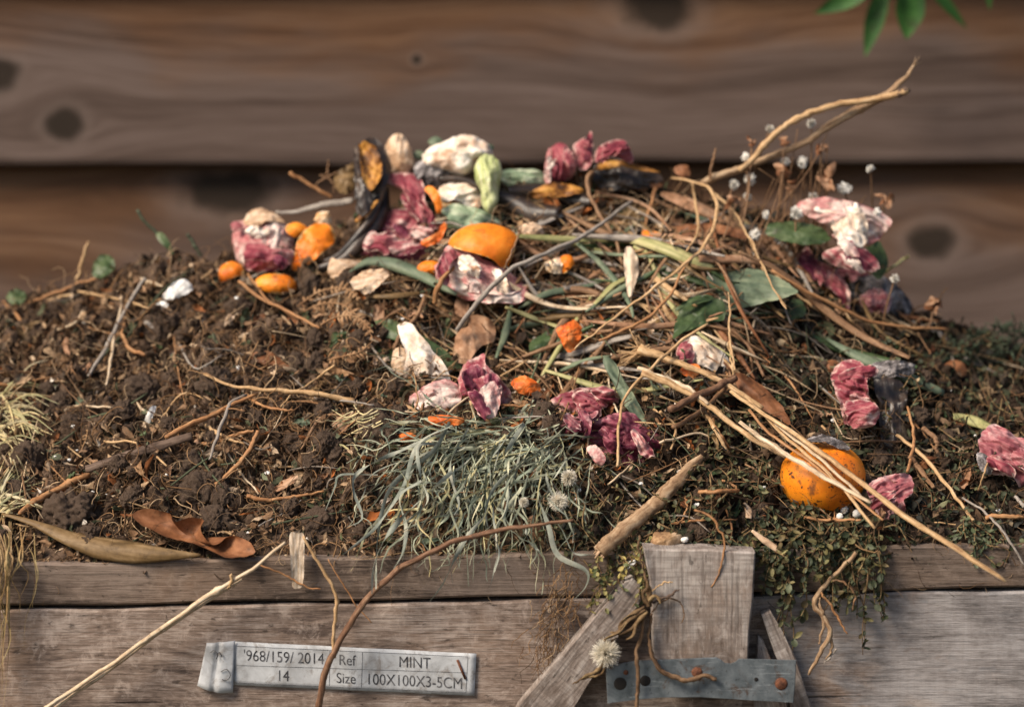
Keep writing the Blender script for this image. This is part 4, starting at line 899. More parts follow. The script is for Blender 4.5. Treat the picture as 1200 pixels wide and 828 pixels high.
parts('onion_skins', 'grey green mouldy onion skin with a pink base under the dry root tuft', 'onion skin', [
    ('skin', A4((425, 745), (470, 700), (540, 728), (592, 782), (572, 822), (500, 802), (440, 792)), M['mould'], dict(bulge=.014, back=.2, lift=.012, nrm=FR, axis=30, fold=.003)),
    ('pink_base', A4((420, 750), (455, 715), (480, 750), (470, 800), (440, 795)), M['onion'], dict(bulge=.008, lift=.020, nrm=FR)),
    ('orange_tip', A4((430, 810), (480, 790), (500, 815), (470, 840)), M['carrot'], dict(bulge=.006, lift=.020, nrm=FR))])
# right-hand onions
patch('onion_skin', 'pale pink and white onion skin at the upper right end of the heap', 'onion skin', A5((218, 415), (270, 400), (340, 408), (420, 425), (468, 455), (452, 490), (410, 522), (350, 502), (290, 472), (240, 447)), M['onion_pale'], bulge=.020, back=.5, lift=.03, nrm=FR, ydef=.30, axis=20, fold=.004)
patch('red_onion', 'smooth dark red onion piece under the pale pink skin at the upper right', 'onion skin', A5((285, 548), (325, 530), (308, 495), (360, 508), (420, 550), (437, 590), (380, 597), (310, 575)), M['onion'], bulge=.016, back=.4, lift=.03, nrm=FR, ydef=.28, axis=30, crumple=.001)
patch('onion_skin', 'bright magenta tapering onion skin left of the dark red piece', 'onion skin', A5((214, 558), (240, 528), (270, 570), (330, 600), (357, 650), (350, 692), (300, 642), (245, 612)), M['onion'], bulge=.013, back=.3, lift=.020, nrm=FR, axis=50, fold=.004)
patch('onion_skin', 'thin pinkish strip of skin beneath the dark red onion piece', 'onion skin', A5((318, 590), (370, 588), (412, 600), (370, 612), (340, 610)), M['mauve'], bulge=.005, lift=.026, nrm=FR, nb=40, rings=8)
parts('mouldy_lump', 'dark mouldy lump with white fuzz right of the magenta skin', 'mouldy scrap', [
    ('dark_lump', A5((352, 640), (380, 610), (440, 603), (500, 648), (527, 690), (490, 732), (420, 717), (368, 700)), M['greymould'], dict(bulge=.022, back=.6, lift=.012, nrm=FR, crumple=.008, cs=90)),
    ('white_fuzz', A5((385, 665), (430, 640), (470, 665), (455, 705), (400, 700)), M['mauve'], dict(bulge=.008, lift=.034, nrm=FR, crumple=.006, cs=120))])
parts('onion_skins', 'crumpled bright red onion skin above the whole orange', 'onion skin', [
    ('skin', B5((204, 112), (230, 70), (280, 58), (312, 95), (318, 160), (330, 200), (360, 230), (340, 272), (300, 272), (250, 277), (234, 240), (219, 180)), M['onion'], dict(bulge=.020, back=.4, lift=.014, nrm=FR, axis=15, fold=.006, crumple=.005)),
    ('top_fold', B5((228, 110), (280, 85), (345, 78), (352, 108), (300, 125), (245, 135)), M['onion'], dict(bulge=.007, lift=.032, nrm=FR, axis=-10, fold=.003)),
    ('lower_fold', B5((250, 200), (320, 190), (360, 228), (338, 272), (270, 275)), M['onion'], dict(bulge=.008, lift=.030, nrm=FR, axis=-15, fold=.005))])
parts('mouldy_leaf', 'collapsed black leaf with a grey furry top right of the bright red onion skin', 'mouldy scrap', [
    ('furry_top', B5((330, 84), (370, 64), (440, 68), (480, 80), (460, 112), (400, 122), (350, 132)), M['greymould'], dict(bulge=.010, lift=.020, nrm=FR, crumple=.005)),
    ('black_leaf', B5((345, 130), (400, 118), (450, 150), (440, 260), (445, 380), (420, 430), (365, 420), (362, 300), (350, 220)), M['banana'], dict(bulge=.008, back=.2, lift=.010, nrm=FR, axis=85, fold=.004, crumple=.004))])
patch('onion_skin', 'mauve crumpled onion skin just right of the whole orange under a straw', 'onion skin', B5((322, 475), (350, 445), (430, 428), (466, 440), (462, 500), (432, 522), (440, 560), (400, 602), (360, 572), (330, 522)), M['mauve'], bulge=.018, back=.4, lift=.012, nrm=FR, axis=-25, fold=.006, crumple=.005)
parts('onion_skins', 'large pink wrinkled onion skin cut by the right edge of the photo', 'onion skin', [
    ('skin', B5((678, 352), (690, 300), (730, 268), (800, 310), (850, 325), (890, 400), (885, 480), (828, 488), (780, 442), (720, 432), (688, 395)), M['mauve'], dict(bulge=.020, back=.4, lift=.012, nrm=FR, axis=30, fold=.006)),
    ('red_fold', B5((700, 320), (730, 272), (795, 308), (810, 335), (760, 345), (715, 350)), M['onion'], dict(bulge=.008, lift=.030, nrm=FR, axis=20, fold=.003)),
    ('pale_edge', B5((676, 360), (700, 365), (725, 395), (720, 430), (690, 420), (676, 395)), M['greymould'], dict(bulge=.006, lift=.022, nrm=FR))])
patch('carrot_scrap', 'rust orange scrap at the far right among the dead leaves', 'leaf scrap', B5((560, 95), (590, 62), (630, 70), (640, 105), (600, 118)), M['brownleaf'], bulge=.007, lift=.010, nrm=FR)
patch('carrot_scrap', 'dull orange scrap left of the bright red onion skin', 'leaf scrap', B5((175, 90), (200, 60), (230, 68), (215, 95), (190, 105)), M['brownleaf'], bulge=.006, lift=.010, nrm=FR)

# ------------------------------------------------------------------ big leaves and blades
def leaf(name, label, outline, mat, axis, midrib=None, **k):
    t = thing(name, Sp(*np.mean([p[:2] for p in outline], axis=0)), label, 'leaf')
    kw = dict(bulge=.002, crumple=.0025, cs=45, lift=.012, nrm=(0, -.75, .66), axis=axis, thick=.0005, vfold=-.22, ucurl=rng.normal(-.05, .12), fac=.0012, rim=.003); kw.update(k)
    patch('blade', None, None, outline, mat, t, **kw)
    if midrib is not None:
        stalk('midrib', None, None, midrib, [1.3, .7], M['leaf_grey'] if mat in (M['leaf'], M['leaf_grey']) else M['straw_d'], 16, kw['lift'] + .0105, 2, 6, parent=t)
    return t
leaf('green_leaf', 'broad grey green leaf with a torn brown edge in the right middle of the heap', A4((503, 540), (560, 500), (640, 480), (700, 490), (760, 520), (812, 570), (740, 590), (640, 606), (580, 612), (558, 570)), M['leaf_grey'], 8, lift=.032)
leaf('green_leaf', 'dark green leaf pointing down below the broad grey green one', A4((410, 712), (430, 620), (480, 575), (562, 588), (580, 640), (520, 662), (450, 692)), M['leaf'], -50, lift=.026)
leaf('green_leaf', 'narrow dark leaf edge behind the broad grey green one', A4((415, 618), (450, 590), (490, 568), (535, 580), (480, 600)), M['leaf'], -20, lift=.026, nb=40, rings=8)
leaf('green_leaf', 'dark green leaf behind the small white flowers at the upper right', A5((128, 475), (150, 462), (210, 458), (290, 480), (302, 512), (230, 522), (150, 502)), M['leaf'], 8, ydef=.27)
leaf('green_leaf', 'dark green leaf behind the red onion piece at the far upper right', A5((395, 540), (415, 525), (440, 513), (462, 570), (440, 615), (410, 590)), M['leaf'], 60, ydef=.30)
leaf('green_leaf', 'dark green leaf under the broad one in the shade', A4((560, 610), (640, 612), (760, 590), (828, 590), (828, 640), (700, 650), (600, 640)), M['leaf'], 0, lift=.006)
leaf('green_leaf', 'dark green strap leaf between the fern and the white mouldy peel', A2((538, 652), (600, 643), (680, 680), (760, 735), (830, 790), (800, 800), (720, 770), (640, 722), (560, 690)), M['leaf'], 30, lift=.020)
leaf('green_leaf', 'dark green leaf under the brown curled leaf in the middle', A3((500, 720), (560, 680), (602, 668), (592, 722), (540, 762), (508, 772)), M['leaf'], -30, lift=.018)
leaf('green_leaf', 'small dark leaf in shade beside the strap leaf', A2((535, 745), (600, 740), (680, 790), (640, 810), (560, 790)), M['leaf'], 20, lift=.006)
leaf('green_leaf', 'grey green crinkled leaf hanging between the magenta skins and the straws', B4((130, 72), (158, 58), (200, 128), (242, 200), (278, 270), (262, 288), (200, 212), (168, 150)), M['leaf_grey'], 55, lift=.012, crumple=.004)
leaf('green_leaf', 'dark round leaf sticking up on the left skyline of the heap', A1((298, 495), (310, 455), (335, 435), (365, 450), (370, 485), (340, 510), (310, 512)), M['leaf'], 30, ydef=.33, lift=.004)
leaf('green_leaf', 'dark leaf tip at the far left skyline', A1((20, 575), (50, 550), (85, 565), (75, 595), (40, 600)), M['leaf'], 30, ydef=.33, lift=.004)
leaf('brown_leaf', 'tan brown curled leaf standing in the middle of the heap', A3((253, 742), (270, 690), (300, 680), (308, 640), (340, 633), (386, 660), (382, 722), (340, 742), (302, 787), (258, 782)), M['tanleaf'], 80, bulge=.010, lift=.022, crumple=.003)
leaf('brown_leaf', 'small tan leaf tucked under the pink and white onion half', A3((258, 592), (280, 573), (302, 600), (292, 642), (260, 632)), M['tanleaf'], 60, lift=.016, nb=40, rings=8)
leaf('brown_leaf', 'rust brown leaf with rolled up edges near the left of the top board', B1((430, 572), (480, 558), (550, 570), (562, 602), (610, 588), (660, 590), (650, 622), (692, 672), (760, 640), (830, 692), (740, 714), (650, 674), (560, 652), (470, 612)), M['brownleaf'], 25, bulge=-.004, cup=.012, lift=.018, nrm=(0, -.6, .8))
leaf('brown_leaf', 'orange brown pointed leaf above the straw bundle on the right', B4((555, 110), (600, 112), (690, 190), (735, 272), (690, 252), (640, 225), (580, 180)), M['brownleaf'], 42, lift=.016, bulge=.008)
leaf('brown_leaf', 'reddish brown leaf flap over the straw right of centre', A4((420, 350), (520, 335), (560, 340), (645, 365), (640, 388), (540, 372), (450, 395)), M['brownleaf'], 5, lift=.014)
leaf('brown_leaf', 'torn brown leaf corner at the left end of the broad grey green leaf', A4((475, 570), (500, 535), (520, 560), (558, 572), (540, 585)), M['brownleaf'], 20, lift=.018, nb=40, rings=8)
leaf('brown_leaf', 'small tan leaf lying beside the wilted grass at its upper left', B2((408, 262), (450, 228), (472, 250), (456, 288), (425, 285)), M['tanleaf'], -20, lift=.008, nb=40, rings=8)
leaf('brown_leaf', 'pale tan leaf blade on the roots left of the wilted grass', B2((208, 502), (245, 455), (300, 435), (288, 462), (235, 490)), M['tanleaf'], -35, lift=.012, nb=40, rings=8)
leaf('brown_leaf', 'dark red brown leaf scrap below the fern', B2((145, 50), (200, 30), (275, 75), (260, 105), (190, 80)), M['brownleaf'], 20, lift=.008, nb=40, rings=8)
leaf('brown_leaf', 'curled beige leaf roll left of the big grass blade near the black banana strip', A2((398, 482), (412, 448), (428, 462), (510, 453), (522, 466), (460, 490), (430, 512), (404, 508)), M['tan'], 0, lift=.020, bulge=.008)
leaf('brown_leaf', 'beige scrap under the big grey green blade', A2((470, 525), (520, 490), (592, 488), (582, 522), (530, 562), (488, 552)), M['tan'], -10, lift=.010)
leaf('brown_leaf', 'orange green mottled leaf in the straw below the split banana skin', A4((205, 320), (270, 285), (350, 285), (330, 320), (260, 335)), M['oliveleaf'], -10, lift=.010)
leaf('pale_leaf', 'cream pointed leaf hanging alone in the middle of the straw', A4((262, 408), (285, 430), (299, 465), (296, 510), (271, 572), (256, 520), (251, 452)), M['paleleaf'], 85, lift=.046, bulge=.004)
leaf('tan_leaf', 'slender tan leaf lying over the straw below the crest', A4((368, 238), (450, 250), (530, 290), (612, 335), (560, 330), (470, 298), (400, 262)), M['tanleaf'], 25, lift=.022)
blade('long_leaf', 'long olive brown leaf drooping over the left end of the top board', 'leaf', B1((5, 555, -.006), (100, 580), (230, 625), (330, 655), (450, 678), (560, 688), (650, 690)), [3, 9, 22, 30, 26, 14, 3], M['oliveleaf'], 40, .020, 3, cup=.5, across=9, twist=(.2, .5, 0, -.3))
blade('grass_leaf', 'wide grey green grass blade arching under the purple onion skins', 'leaf blade', A2((468, 492), (530, 458), (600, 462), (680, 490), (740, 522), (815, 565)), [2, 12, 18, 16, 12, 4], M['leaf_grey'], 30, .022, 3, cup=.35)
blade('grass_leaf', 'wide yellow green dry blade lying across the straw in the middle', 'leaf blade', A4((230, 385), (300, 387), (400, 420), (480, 458), (545, 482)), [11, 15, 16, 17, 15], M['yblade'], 28, .026, 2, cup=.3)
blade('grass_leaf', 'pale yellow blade end left of the wide yellow green blade', 'leaf blade', A4((-105, 375), (0, 382), (100, 386), (235, 388)), [5, 9, 8, 7], M['yblade'], 24, .022, 2)
blade('grass_leaf', 'thin green blade drooping left of the cream pointed leaf', 'leaf blade', A4((100, 400), (170, 458), (230, 528), (272, 600), (282, 640)), [4, 7, 8, 6, 3], M['leaf_grey'], 24, .024, 2)
blade('grass_leaf', 'flat pinkish tan blade running right above the broad grey green leaf', 'leaf blade', A4((495, 448), (560, 449), (640, 450), (720, 468), (760, 490)), [9, 11, 11, 10, 4], M['tanleaf'], 24, .024, 2)
blade('grass_leaf', 'curved brown blade at the right crossing to the upper onion skins', 'leaf blade', A4((690, 370), (740, 410), (780, 455), (830, 495), (880, 560)), [8, 16, 18, 14, 5], M['tanleaf'], 24, .026, 2, cup=.5)
blade('grass_leaf', 'olive green blade running right from the bright red onion skin', 'leaf blade', B5((190, -10), (300, 50), (450, 112), (570, 165)), [4, 15, 16, 9], M['leaf_grey'], 26, .012, 2)
blade('grass_leaf', 'short yellow green blade pointing at the onion skin on the right edge', 'leaf blade', B5((600, 240), (660, 252), (725, 278)), [8, 15, 10], M['yblade'], 18, .014, 2)
blade('grass_leaf', 'brown flat blade sweeping down to the right below the mouldy lump', 'leaf blade', A5((60, 540), (180, 600), (300, 700), (400, 770), (520, 825)), [4, 8, 11, 9, 5], M['straw_d'], 30, .020, 2)
blade('grass_leaf', 'dark green blade along the shaded slope on the right', 'leaf blade', A5((250, 760), (330, 800), (450, 830), (540, 850)), [5, 11, 10, 4], M['leaf'], 22, .008, 2)
for pts, w, m, lb in ((A2((530, 570), (600, 570), (700, 560)), [5, 8, 6], 'oliveleaf', 'short olive stem piece above the strap leaf'),
                      (A3((520, 770), (640, 755), (760, 715), (830, 700)), [5, 8, 9, 6], 'straw_g', 'grey flat stem under the red and orange scrap'),
                      (A3((460, 610), (560, 560), (660, 545), (740, 520)), [3, 9, 8, 3], 'leaf_grey', 'greyish blade under the straw right of the onion half'),
                      (A3((390, 770), (420, 690), (440, 600)), [3, 10, 4], 'leaf_grey', 'narrow green blade right of the brown curled leaf'),
                      (A4((0, 470), (90, 450), (230, 470)), [5, 8, 4], 'straw_g', 'grey blade below the pale yellow blade end'),
                      (A4((60, 545), (140, 530), (250, 500)), [5, 10, 5], 'straw_g', 'flat grey stem left of the cream pointed leaf')):
    blade('grass_leaf', lb, 'leaf blade', pts, w, M[m], 20, .016, 2)

# ------------------------------------------------------------------ stalks, twigs and roots one can follow
def st(label, pts, r, m, name='straw_stalk', cat='straw', **k): return stalk(name, label, cat, pts, r, M[m], **k)
t = thing('forked_branch', Sp(848, 212), 'forked light brown branch jutting up to the right above the heap', 'branch')
stalk('branch', None, None, A5((-40, 362, -.012), (0, 338), (60, 318), (150, 284), (240, 244), (320, 190), (380, 158), (450, 122), (500, 80), (530, 36)), [5, 5.4, 5, 4.4, 4.4, 5, 6, 6, 4.4, 1.6], M['stick'], 60, .006, 1, 9, .12, parent=t, ydef=.29, fray=5)
stalk('branch', None, None, A5((60, 322), (92, 295), (150, 230), (220, 181), (300, 151), (380, 136), (460, 124), (512, 106)), [3.4, 4.2, 4.2, 4, 4.2, 4.4, 4.4, 4.2], M['straw'], 50, .012, 1, 9, .10, parent=t, ydef=.285, nodes=4)
stalk('snapped_tip', None, None, A5((488, 116), (505, 108), (516, 103)), [5.2, 5.6, 4.2], M['darkwood'], 8, .013, 1, 9, .15, parent=t, ydef=.285)
st('long grey stem slanting across the middle of the heap in front of the onion half', A3((262, 680), (340, 582), (430, 490), (560, 428), (680, 372), (830, 262)), [3.2, 3.4, 3, 3, 2.6, 2.2], 'straw_g', 'dry_stalk', 'stem', lift=.050, n=40)
st('dark bent stem with a hooked top in the straw at the centre', A4((152, 170), (138, 180), (134, 220), (168, 300), (220, 380), (246, 470)), [3.2, 3, 2.6, 2.6, 2.4, 2], 'straw_d', 'dry_stalk', 'stem', lift=.030, deg=1)
st('short brown twig standing in front of the pink and white onion half', A3((268, 440), (260, 470), (220, 512), (196, 560), (190, 595)), [1.2, 2.4, 3, 3.4, 3], 'straw_o', 'twig', 'twig', lift=.040)
st('brown twig beside the white mouldy peel', A3((60, 745), (85, 690), (130, 640), (162, 570)), [3, 3.4, 3, 2], 'straw_d', 'twig', 'twig', lift=.018)
st('long looping straw arching from the crest down to the red scrap', A4((408, 190), (480, 202), (530, 225), (552, 280), (537, 360), (500, 420), (430, 482), (330, 560), (220, 640), (90, 742)), [2.4, 2.4, 2.6, 2.6, 2.4, 2.2, 2, 1.8, 1.6, 1.2], 'straw', lift=.040, deg=2, n=60, flat=.6)
st('thin straw curving down over the broad grey green leaf', A4((540, 235), (610, 302), (660, 390), (700, 470), (740, 558), (778, 610)), [2, 1.6, 1.6, 1.4, 1.1, .7], 'straw', lift=.040, n=40)
st('straw dropping from the long looping one and curling left', A4((472, 205), (488, 290), (490, 370), (452, 425)), [2.2, 2, 1.9, 1.5], 'straw', lift=.036)
st('orange bent straw under the split banana skin', A4((356, 222), (330, 300), (310, 384)), [2.4, 2, 1.8], 'straw_o', lift=.026)
st('second looping brown straw beside the long one', A4((470, 450), (440, 490), (400, 570), (330, 640), (250, 682), (170, 715)), [1.6, 1.8, 2, 2.2, 2.2, 1.6], 'straw_o', lift=.032)
st('thin upright straw in front of the broad grey green leaf', A4((590, 560), (595, 620), (592, 700), (612, 812)), [.9, 1.4, 1.6, 1.2], 'straw', lift=.034)
st('short side straw leaning on the thin upright one', A4((632, 558), (610, 590), (592, 612)), [.7, 1, 1], 'straw_o', lift=.034)
st('brown stem sweeping down right beneath the broad green leaf', A4((495, 662), (600, 685), (655, 735), (705, 830)), [2, 2.2, 2.2, 1.8], 'straw_d', lift=.022)
st('dry reddish stem behind the bright orange dome', A3((418, 482), (440, 430), (470, 355)), [1.4, 1.6, 1.2], 'straw_d', lift=.040)
st('thin pale straw leaning out to the left of the upright banana skin', A2((275, 172), (330, 205), (410, 252)), [2.8, 2.6, 2.4], 'straw_o', 'twig', 'twig', ydef=.325)
st('grey flattened stem left of the curved black banana strip', A2((230, 300), (300, 298), (380, 275), (480, 262)), [2, 3.5, 5, 5], 'straw_g', 'dry_stalk', 'stem', ydef=.32, flat=.5)
for i, pts in enumerate((A2((400, 130), (395, 170), (380, 200)), A2((355, 215), (385, 190), (412, 200), (420, 240)), A2((370, 180), (395, 185), (430, 170)))):
    st('spidery brown root tip left of the upright banana skin', pts, [1, 1.4, .8], 'straw_d', 'root_tip', 'root', ydef=.33, group='spidery root tips by the banana skin')
st('orange brown stalk running below the fern from the orange cap', A2((110, 525), (170, 572), (250, 612), (330, 652), (372, 672)), [2.2, 2.2, 2, 2, 1.6], 'straw_o', 'dry_stalk', 'stem', lift=.018)
st('second orange brown stalk beside the one from the orange cap', A2((140, 500), (200, 580), (262, 622), (342, 672)), [1.6, 1.8, 1.8, 1.4], 'straw_o', 'dry_stalk', 'stem', lift=.020)
# left half
st('long pale stick lying across the soil left of the wilted grass', B2((0, 108), (100, 146), (250, 160), (370, 170), (486, 192)), [1.8, 2.2, 2.8, 3.6, 4.6], 'straw', 'dry_stick', 'stick', lift=.016, n=36, nodes=3)
st('branch of the long pale stick bending down right', B2((132, 172), (170, 200), (215, 215), (290, 222)), [2, 2, 1.8, 1.2], 'straw_o', 'dry_stick', 'stick', lift=.016)
st('grey rootlet hanging from the left end of the long pale stick', B2((135, 172), (85, 200), (42, 300), (16, 384)), [2, 2.2, 2.2, 1.4], 'straw_g', 'rootlet', 'root', lift=.018)
st('thin straw crossing the long pale stick', B2((418, 78), (335, 138), (280, 172), (248, 212)), [1.8, 1.6, 1.4, 1], 'straw', lift=.020)
st('pale twig rising to the long pale stick from the dark flat stick', B1((535, 312), (600, 275), (680, 240), (760, 200), (835, 168)), [3.2, 3.4, 3, 2.6, 2], 'straw_o', 'dry_stick', 'stick', lift=.016)
t = stalk('stick', 'dark flat weathered stick lying on the soil at the left', 'stick', B1((278, 412), (400, 375), (520, 335), (622, 306)), [5, 6.6, 6.6, 5], M['darkwood'], 24, .014, 1, 8, .12, .55)
st('knobbly brown root at the left below the dark flat stick', B1((62, 556), (100, 528), (140, 500), (210, 465), (290, 428)), [3, 4.4, 4.2, 4.6, 3.6], 'straw_o', 'root', 'root', lift=.012, lump=.35)
st('orange root running down left of the round clods', B2((172, 288), (150, 340), (120, 382), (80, 425), (36, 462)), [2.6, 3, 3, 2.6, 2], 'straw_o', 'root', 'root', lift=.014, lump=.3)
st('thin reddish root lying level on the soil left of the wilted grass', B2((138, 500), (200, 512), (250, 505), (320, 497), (384, 485)), [3, 2.4, 2, 1.8, 1.2], 'straw_o', 'root', 'root', lift=.012, lump=.3)
st('short orange root fork left of the long pale stick', B2((2, 270), (50, 300), (100, 325), (130, 330)), [2, 2.4, 2, 1], 'straw', 'root', 'root', lift=.014)
st('pale orange root lying left of the orange root', B2((-5, 330), (50, 318), (110, 300), (160, 290)), [3, 3, 2.6, 1.8], 'straw_o', 'root', 'root', lift=.012)
st('long forked pale stalk sloping down the left of the heap', A1((472, 512), (420, 590), (382, 660), (340, 745), (285, 830)), [2.6, 2.4, 2.6, 3, 2], 'straw_g', 'forked_stalk', 'stem', lift=.016)
st('side shoot of the forked pale stalk on the left', A1((395, 600), (372, 690), (358, 770), (346, 860)), [1.6, 2, 2.2, 1.4], 'straw_w', 'forked_stalk', 'stem', lift=.018)
st('curved tan stem beside the forked pale stalk', A1((408, 640), (396, 690), (420, 740), (470, 760)), [2, 2.8, 3.2, 2.4], 'straw_o', 'dry_stalk', 'stem', lift=.014)
st('upright pale straw on the left skyline', A1((246, 540), (262, 470), (286, 395)), [2.6, 2.4, 1.8], 'straw', ydef=.33)
t = thing('sprout', Sp(198, 300), 'dark drooping sprout with one leaf above the left skyline', 'sprout')
stalk('stem', None, None, A1((570, 470), (555, 430), (510, 370), (460, 320), (445, 290)), [1.6, 1.8, 2, 2, 2.2], M['needle'], 18, .004, 1, parent=t, ydef=.335)
patch('leaf', None, None, A1((505, 372), (525, 366), (550, 400), (560, 435), (535, 415), (515, 395)), M['leaf'], t, ydef=.33, bulge=.003, back=-.8, lift=.006, nrm=FR, nb=36, rings=6)
st('short dark sprout right of the drooping one on the left skyline', A1((650, 440), (625, 400), (608, 368)), [2.4, 2.4, 2], 'needle', 'sprout', 'sprout', ydef=.335)
for i, pts in enumerate((A1((90, 595), (180, 560), (290, 520), (360, 510)), A1((150, 590), (230, 565), (310, 565)), A1((420, 505), (470, 520), (530, 540)), A1((10, 590), (60, 640), (80, 690)), A1((430, 560), (480, 590), (520, 605)), A1((190, 680), (240, 660), (270, 620)))):
    st('dull straw lying along the left crest of the heap', pts, [1.6, 2.4, 1.6], ['straw_o', 'straw', 'straw_w'][i % 3], lift=.006, group='straws on the left crest')
st('orange straw at the left edge of the photo', B1((-10, 138), (50, 150), (105, 162)), [2.4, 2.6, 1.6], 'straw_o', lift=.010)
st('white straw beside the small white chip on the left', B1((240, 207), (320, 210), (415, 214)), [1.4, 1.5, 1], 'straw_w', lift=.014)
# hanging over the front boards
st('long double straw slanting down across the left planks', [(335, 634, .0), (300, 662), (268, 684), (232, 706), (198, 730), (120, 785), (40, 838)], [1.8, 2.4, 3.2, 3, 2.8, 2.6, 2.4], 'straw_w', ydef=-.016, n=44, nodes=2)
st('second straw lying under the long double straw on the planks', [(284, 679, 0), (240, 706), (198, 734), (120, 790), (52, 838)], [1.4, 2, 2, 2.2, 2], 'straw_w', ydef=-.012, n=40)
st('small papery sheath on the long double straw', [(272, 673), (270, 682), (267, 690)], [1.6, 2, .6], 'straw', ydef=-.018, n=10)
st('bent thin straw dangling over the top board above the printed label', [(355, 628), (372, 658), (392, 692), (393, 720), (391, 745), (391, 770)], [1.6, 1.9, 2.2, 2.1, 2.0, 2.6], 'straw', ydef=-.012, n=36, nodes=2)
st('short crossing straw over the top board left of the hanging strip', [(303, 660), (330, 672), (362, 688), (376, 690)], [1, 1.2, 1.2, .8], 'straw_o', ydef=-.008, n=20)
st('hair thin straw over the top board right of the bent straw', [(384, 655), (400, 680), (420, 712), (436, 730)], [.7, .9, .9, .6], 'straw_o', ydef=-.008, n=20)
st('thick reddish twig arching from the wilted grass down across the printed label', B3((-185, 1190), (-160, 1060), (-110, 960), (-40, 850), (30, 775), (100, 722), (180, 682), (260, 645), (400, 611), (560, 588), (640, 575)), [4.2, 4, 3.9, 3.8, 3.8, 3.5, 3.4, 3.2, 2.9, 2.2, 1.6], 'twig', 'long_twig', 'twig', ydef=-.020, n=60, lump=.2)
patch('white_strip', 'flat whitish split stalk hanging over the top board', 'stalk', B2((274, 622), (300, 618), (320, 626), (322, 700), (318, 780), (302, 796), (282, 786), (278, 700)), M['splitstalk'], ydef=-.006, lift=.003, nrm=(0, -1, .1), bulge=.003, back=.3, axis=88, fold=.001, fac=.0005, rim=.0015, jit=2, crumple=.001, vfold=.5)
# right half
t = stalk('broken_stick', 'thick broken stick with a splintered end leaning above the grey block', 'stick', B4((118, 680), (180, 622), (280, 540), (370, 450), (420, 395), (450, 370)), [9, 9.6, 8.4, 9, 7.4, 3.4], M['stick'], 60, .022, 1, 14, .22, .8)
mb = MB()
for e in range(9):
    p = Sp(*B4((122 + rng.normal(0, 9), 676 + rng.normal(0, 9)))[0], .026); d = norm(np.array([-.7, -.3, -.7])); mb.add(*tube([p - d * .006, p + d * rng.uniform(.003, .010) + rng.normal(0, .001, 3)], [.0016, .0005], 5))
mb.build('splinters', M['tan'], t)
st('reddish cut stem pointing down left in the straw bundle', B4((345, 222), (420, 182), (500, 145), (555, 118)), [4.6, 4.4, 4.6, 5], 'twig', 'dry_stalk', 'stem', lift=.034, deg=1)
st('grey brown stem under the reddish cut stem', B4((355, 278), (450, 222), (525, 148)), [3.2, 3.2, 2.6], 'straw_d', 'dry_stalk', 'stem', lift=.026, deg=1)
st('long curved thin stem arching over the magenta skins', B4((175, 402), (180, 290), (198, 180), (280, 92), (382, -2), (470, -60)), [1.7, 1.8, 1.9, 2, 2, 1.6], 'straw', 'dry_stalk', 'stem', lift=.036, n=36)
root = thing('root_tuft', Sp(745, 410), 'dry straw coloured stalk with a frayed brush of roots in the middle right', 'root tuft')
stalk('stalk', None, None, A4((300, 740), (380, 768), (450, 795), (540, 832), (620, 880), (700, 930)), [8, 5, 4, 4, 3.6, 3], M['straw'], 30, .026, 1, 8, .1, .7, parent=root)
mb = MB()
for e in range(46):
    x0, y0 = 320 + rng.normal(0, 8), 745 + rng.normal(0, 10); x1, y1 = rng.uniform(228, 262), rng.uniform(735, 800)
    if rng.random() < .3: x1, y1 = rng.uniform(262, 300), rng.uniform(676, 730)
    P = path(A4((x0, y0), ((x0 + x1) / 2, (y0 + y1) / 2 + rng.normal(0, 5)), (x1, y1)), 8, rng.uniform(.018, .032), 1); mb.add(*tube(P, [.0011, .0005], 4))
mb.build('root_fibres', M['straw'], root)
